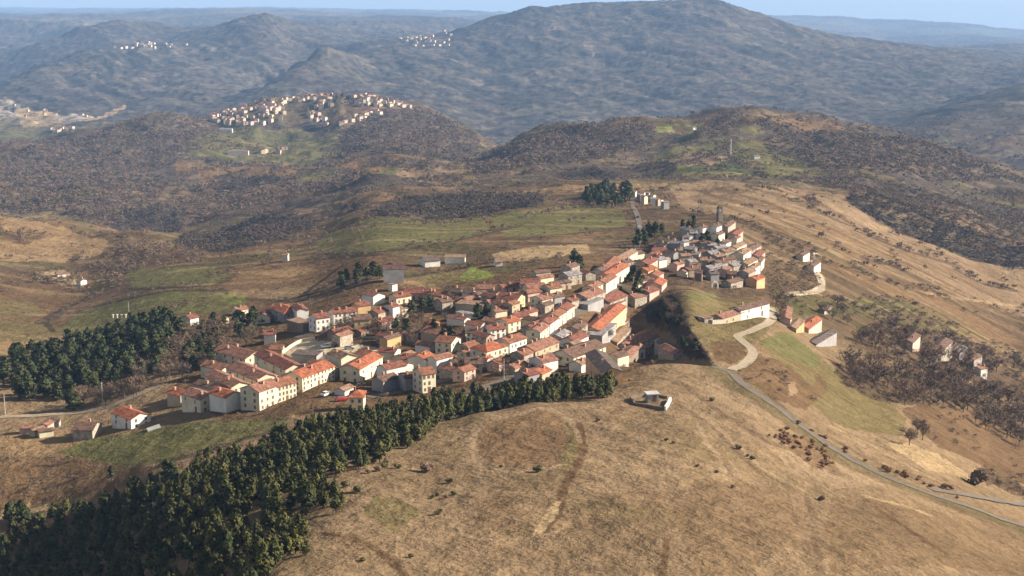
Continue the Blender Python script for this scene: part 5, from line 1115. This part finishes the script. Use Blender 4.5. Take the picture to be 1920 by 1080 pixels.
put('bare_tree', 'bare', [(700,610),(715,618),(730,600),(690,628),(660,632),(640,628),(755,612),(775,612),(720,632),(842,556),(850,575),(980,566),(1050,600),(1140,640),(1095,640),(860,698),(880,700)], 'bare garden tree between the village houses', 'bare tree', 'bare garden trees of the village', .6, 1.0, (400, 700))
area('bare_tree', 'bare', [(600,640),(650,605),(760,595),(840,600),(820,650),(700,650)], 6.5, 'bare tree in the gardens between the white terrace and the village middle', 'bare tree', 'garden trees behind the square', .5, .9, (430, 640), 26)
area('bare_tree', 'bare', [(860,700),(1000,670),(1100,690),(1000,712),(880,722)], 5.5, 'bare tree along the back of the pine belt under the street', 'bare tree', 'bare trees behind the pine belt', .4, .7, (400, 560), 22)
put('bare_tree', 'bare', [(1462,590),(1455,575),(1470,560),(1462,605),(1478,570),(1560,600),(1580,590),(1600,580),(1545,590),(1570,575),(1590,610),(1620,590),(1640,600)], 'bare tree around the cottages by the convent road', 'bare tree', 'bare trees by the convent road', .7, 1.1, (450, 900))
put('bare_tree', 'bare', [(1705,835),(1720,815),(1730,825)], 'small leafless tree on the pale hump right of the road', 'bare tree', 'leafless trees on the pale hump', .8, 1.0, (380, 700))
BSH = 'dark little bushes dotted on the bare hill'
put('bush', 'shrub', [(795,884)], 'roundest dark bush alone in the middle of the bare tan slope', 'bush', None, 1.2, 1.2, (200, 420))
put('bush', 'shrub', [(650,912),(668,924),(632,924),(722,876),(746,878),(700,868),(842,906),(1010,884),(690,888),(712,884)], 'small bush near the plantation edge on the bare slope', 'bush', BSH, .5, .9, (200, 420))
put('bush', 'shrub', [(820,930),(850,928),(810,934),(838,935),(822,965),(1308,875),(1346,887),(1372,915),(1250,826),(1262,832),(1385,842),(1410,862),(1540,938),(770,1046),(682,1052),(1335,752),(1120,790),(1180,690),(940,876),(1402,856)], 'low dark bush scattered on the bare tan hill', 'bush', 'low bushes on the bare hill', .35, .7, (200, 420))
area('bush', 'russet', [(1440,818),(1480,805),(1540,830),(1575,880),(1540,885),(1480,850)], 1.3, 'russet bush in the hollow beside the road', 'bush', 'russet bushes in the road hollow', .35, .7, (250, 480), 45)
area('bush', 'russet', [(1440,760),(1500,790),(1600,850),(1700,890),(1800,925),(1800,938),(1690,898),(1590,852),(1500,800)], 1.6, 'low hedge bush along the country road', 'bush', 'bushes along the country road', .35, .8, (300, 600), 24)

# ------------------------------------------------------------------ woods and scrub that read as one mass
def clump(seed, n, mi_list):
    rs = np.random.RandomState(seed); v = []; f = []; lob = [(rs.normal(0, .28, 2), rs.uniform(.45, .8), rs.uniform(.28, .42)) for k in range(5)]
    for k in range(n):
        c0, z, r = lob[rs.randint(5)]; d = rs.normal(0, 1, 3); d /= np.linalg.norm(d); d[2] = abs(d[2]) * .9 if rs.rand() < .75 else d[2]
        p = np.array([c0[0], c0[1], z]) + d * r * rs.uniform(.7, 1.05); s = rs.uniform(.6, 1.2) * 1.25 / math.sqrt(n)
        nrm = d + rs.normal(0, .35, 3); nrm /= np.linalg.norm(nrm); a = np.cross(nrm, rs.normal(0, 1, 3)); a /= np.linalg.norm(a); t = np.cross(nrm, a) + nrm * .3; i = len(v)
        v += [p - a * s * .6 - t * s * .4, p + a * s * .6 - t * s * .4, p + t * s * .8]; f.append((i, i + 1, i + 2))
    m = MB().add((v, f)); m.add(tube((0, 0, -.25), (0, 0, .6), .05, .03, 3)); return m.mesh('clump', mi_list)
LOD = []
for n in (120, 46, 18): LOD.append([clump(50 + n + k, n, M[q]) for k, q in enumerate(('twigs', 'twigs_g', 'twigs', 'shrub', 'twigs_g', 'wood_far', 'twigs', 'wood_dark', 'wood_dark') if n > 100 else ('wood_far', 'wood_far', 'twigs_g', 'wood_far', 'shrub', 'wood_far', 'wood_far', 'wood_dark', 'wood_dark'))])
cum = np.maximum.accumulate(TT, 0); vis = (TT + 6.0 / DD >= cum)
area_c = np.gradient(U)[None, :] * DD * np.gradient(V)[:, None] * DD
tzm = smooth(math.log(700), math.log(800), VV) * (1 - smooth(math.log(1300), math.log(1450), VV)) * smooth(.10, .16, UU)
base = (1 - .75 * tzm) * .16 * smooth(.28, .6, fbm(XX / 90, YY / 55, 4, 61)) * smooth(math.log(560), math.log(760), VV) + .35 * smooth(.15, .4, fbm(XX / 160, YY / 90, 4, 62)) * smooth(math.log(1200), math.log(1500), VV)
plotted = np.zeros(UU.shape, bool)
hedge = (np.abs(fbm((XX + .3 * YY) / 120, (YY - .3 * XX) / 70, 2, 63)) < .018) & (VV > math.log(650))
dens = np.maximum(WD, np.where(WD > 0, 0, base)); dens = np.maximum(dens, .8 * hedge)
dens *= (.55 + .45 * smooth(-.35, .25, fbm(XX / 34, YY / 34, 3, 64)))
dens *= (np.abs(UU) < .48) & vis & (VV > math.log(330)) & (VV < math.log(3400))
sp = np.interp(VV, np.log([330, 700, 1200, 2000, 3400]), [2.5, 3.2, 4.0, 4.9, 7.0])
exp_n = dens * area_c / sp ** 2
# keep the village itself, the roads and the fields clear
for o in list(COL.objects):
    if o.parent is None and o.get('category') in ('house', 'cottage', 'shed', 'tank house', 'arch', 'bell tower'):
        x, y, z = o.location; bx = (np.abs(XX - x) < 7) & (np.abs(YY - y) < 8); exp_n[bx] = 0
cnt = NR.poisson(exp_n); jj, ii = np.nonzero(cnt); regs = {}
for j, i in zip(jj, ii):
    for q in range(cnt[j, i]):
        d = math.exp(V[j] + NR.uniform(-.5, .5) * (V[min(j + 1, nv - 1)] - V[j])); u = U[i] + NR.uniform(-.5, .5) * (U[1 + min(i, nu - 2)] - U[i])
        lod = 0 if d < 850 else (1 if d < 1500 else 2); s = sp[j, i] * NR.uniform(.55, 1.15) * (.64 if d < 850 else .86)
        key = ('right' if u > .2 else ('mid' if u > -.02 else 'left')) if d < 1250 else ('hill' if u > -.03 else 'town')
        regs.setdefault(key, []).append((LOD[lod][(NR.randint(7) if NR.rand() < .9 else 7) if not WK[j, i] else 7 + NR.randint(2)], u * d, d, 0.0, s, NR.uniform(0, 6.28), 1.25))
LB = dict(right='brown leafless scrub and coppice on the right hand slopes', mid='dark leafless scrub round the middle fields', left='brown leafless scrub round the fields left of the village', hill='dark leafless wood over the middle hill', town='dark leafless wood below the distant hilltop town')
for key, lst in regs.items():
    zs = H(np.array([q[1] for q in lst]), np.array([q[2] for q in lst]))
    lst = [(m, x, y, float(z), s, t, k) for (m, x, y, _, s, t, k), z in zip(lst, zs)]
    tag(link('woodland', merged(lst)), LB[key], None, None, 'stuff')
print('SCRUB', {k: len(v) for k, v in regs.items()}, 'pines', len(fg), 'lw', len(lw))
# ------------------------------------------------------------------ haze
def box_mesh(name, x0, x1, y0, y1, z0, z1):
    m = bpy.data.meshes.new(name)
    v = [(x, y, z) for x in (x0, x1) for y in (y0, y1) for z in (z0, z1)]
    f = [(0, 1, 3, 2), (4, 6, 7, 5), (0, 4, 5, 1), (2, 3, 7, 6), (0, 2, 6, 4), (1, 5, 7, 3)]
    m.from_pydata(v, [], f); m.update(); return m
HAZE = 5.0e-5
zmin = float(ZZ.min()) - 1; zmax = max(30.0, float(ZZ.max()) + 10)
hz = bpy.data.objects.new('haze', box_mesh('haze', float(XX.min()) - 10, float(XX.max()) + 10, -400, float(YY.max()) + 10, zmin, zmax)); COL.objects.link(hz)
hz['kind'] = 'stuff'; hz['label'] = 'thin blue haze thickening towards the mountains'
hm = bpy.data.materials.new('haze'); hm.use_nodes = True; hm.node_tree.nodes.clear()
ho = hm.node_tree.nodes.new('ShaderNodeOutputMaterial'); pv = hm.node_tree.nodes.new('ShaderNodeVolumePrincipled')
pv.inputs['Color'].default_value = (.34, .58, 1.0, 1); pv.inputs['Density'].default_value = HAZE; pv.inputs['Anisotropy'].default_value = 0.0
hm.node_tree.links.new(pv.outputs[0], ho.inputs['Volume']); hz.data.materials.append(hm)
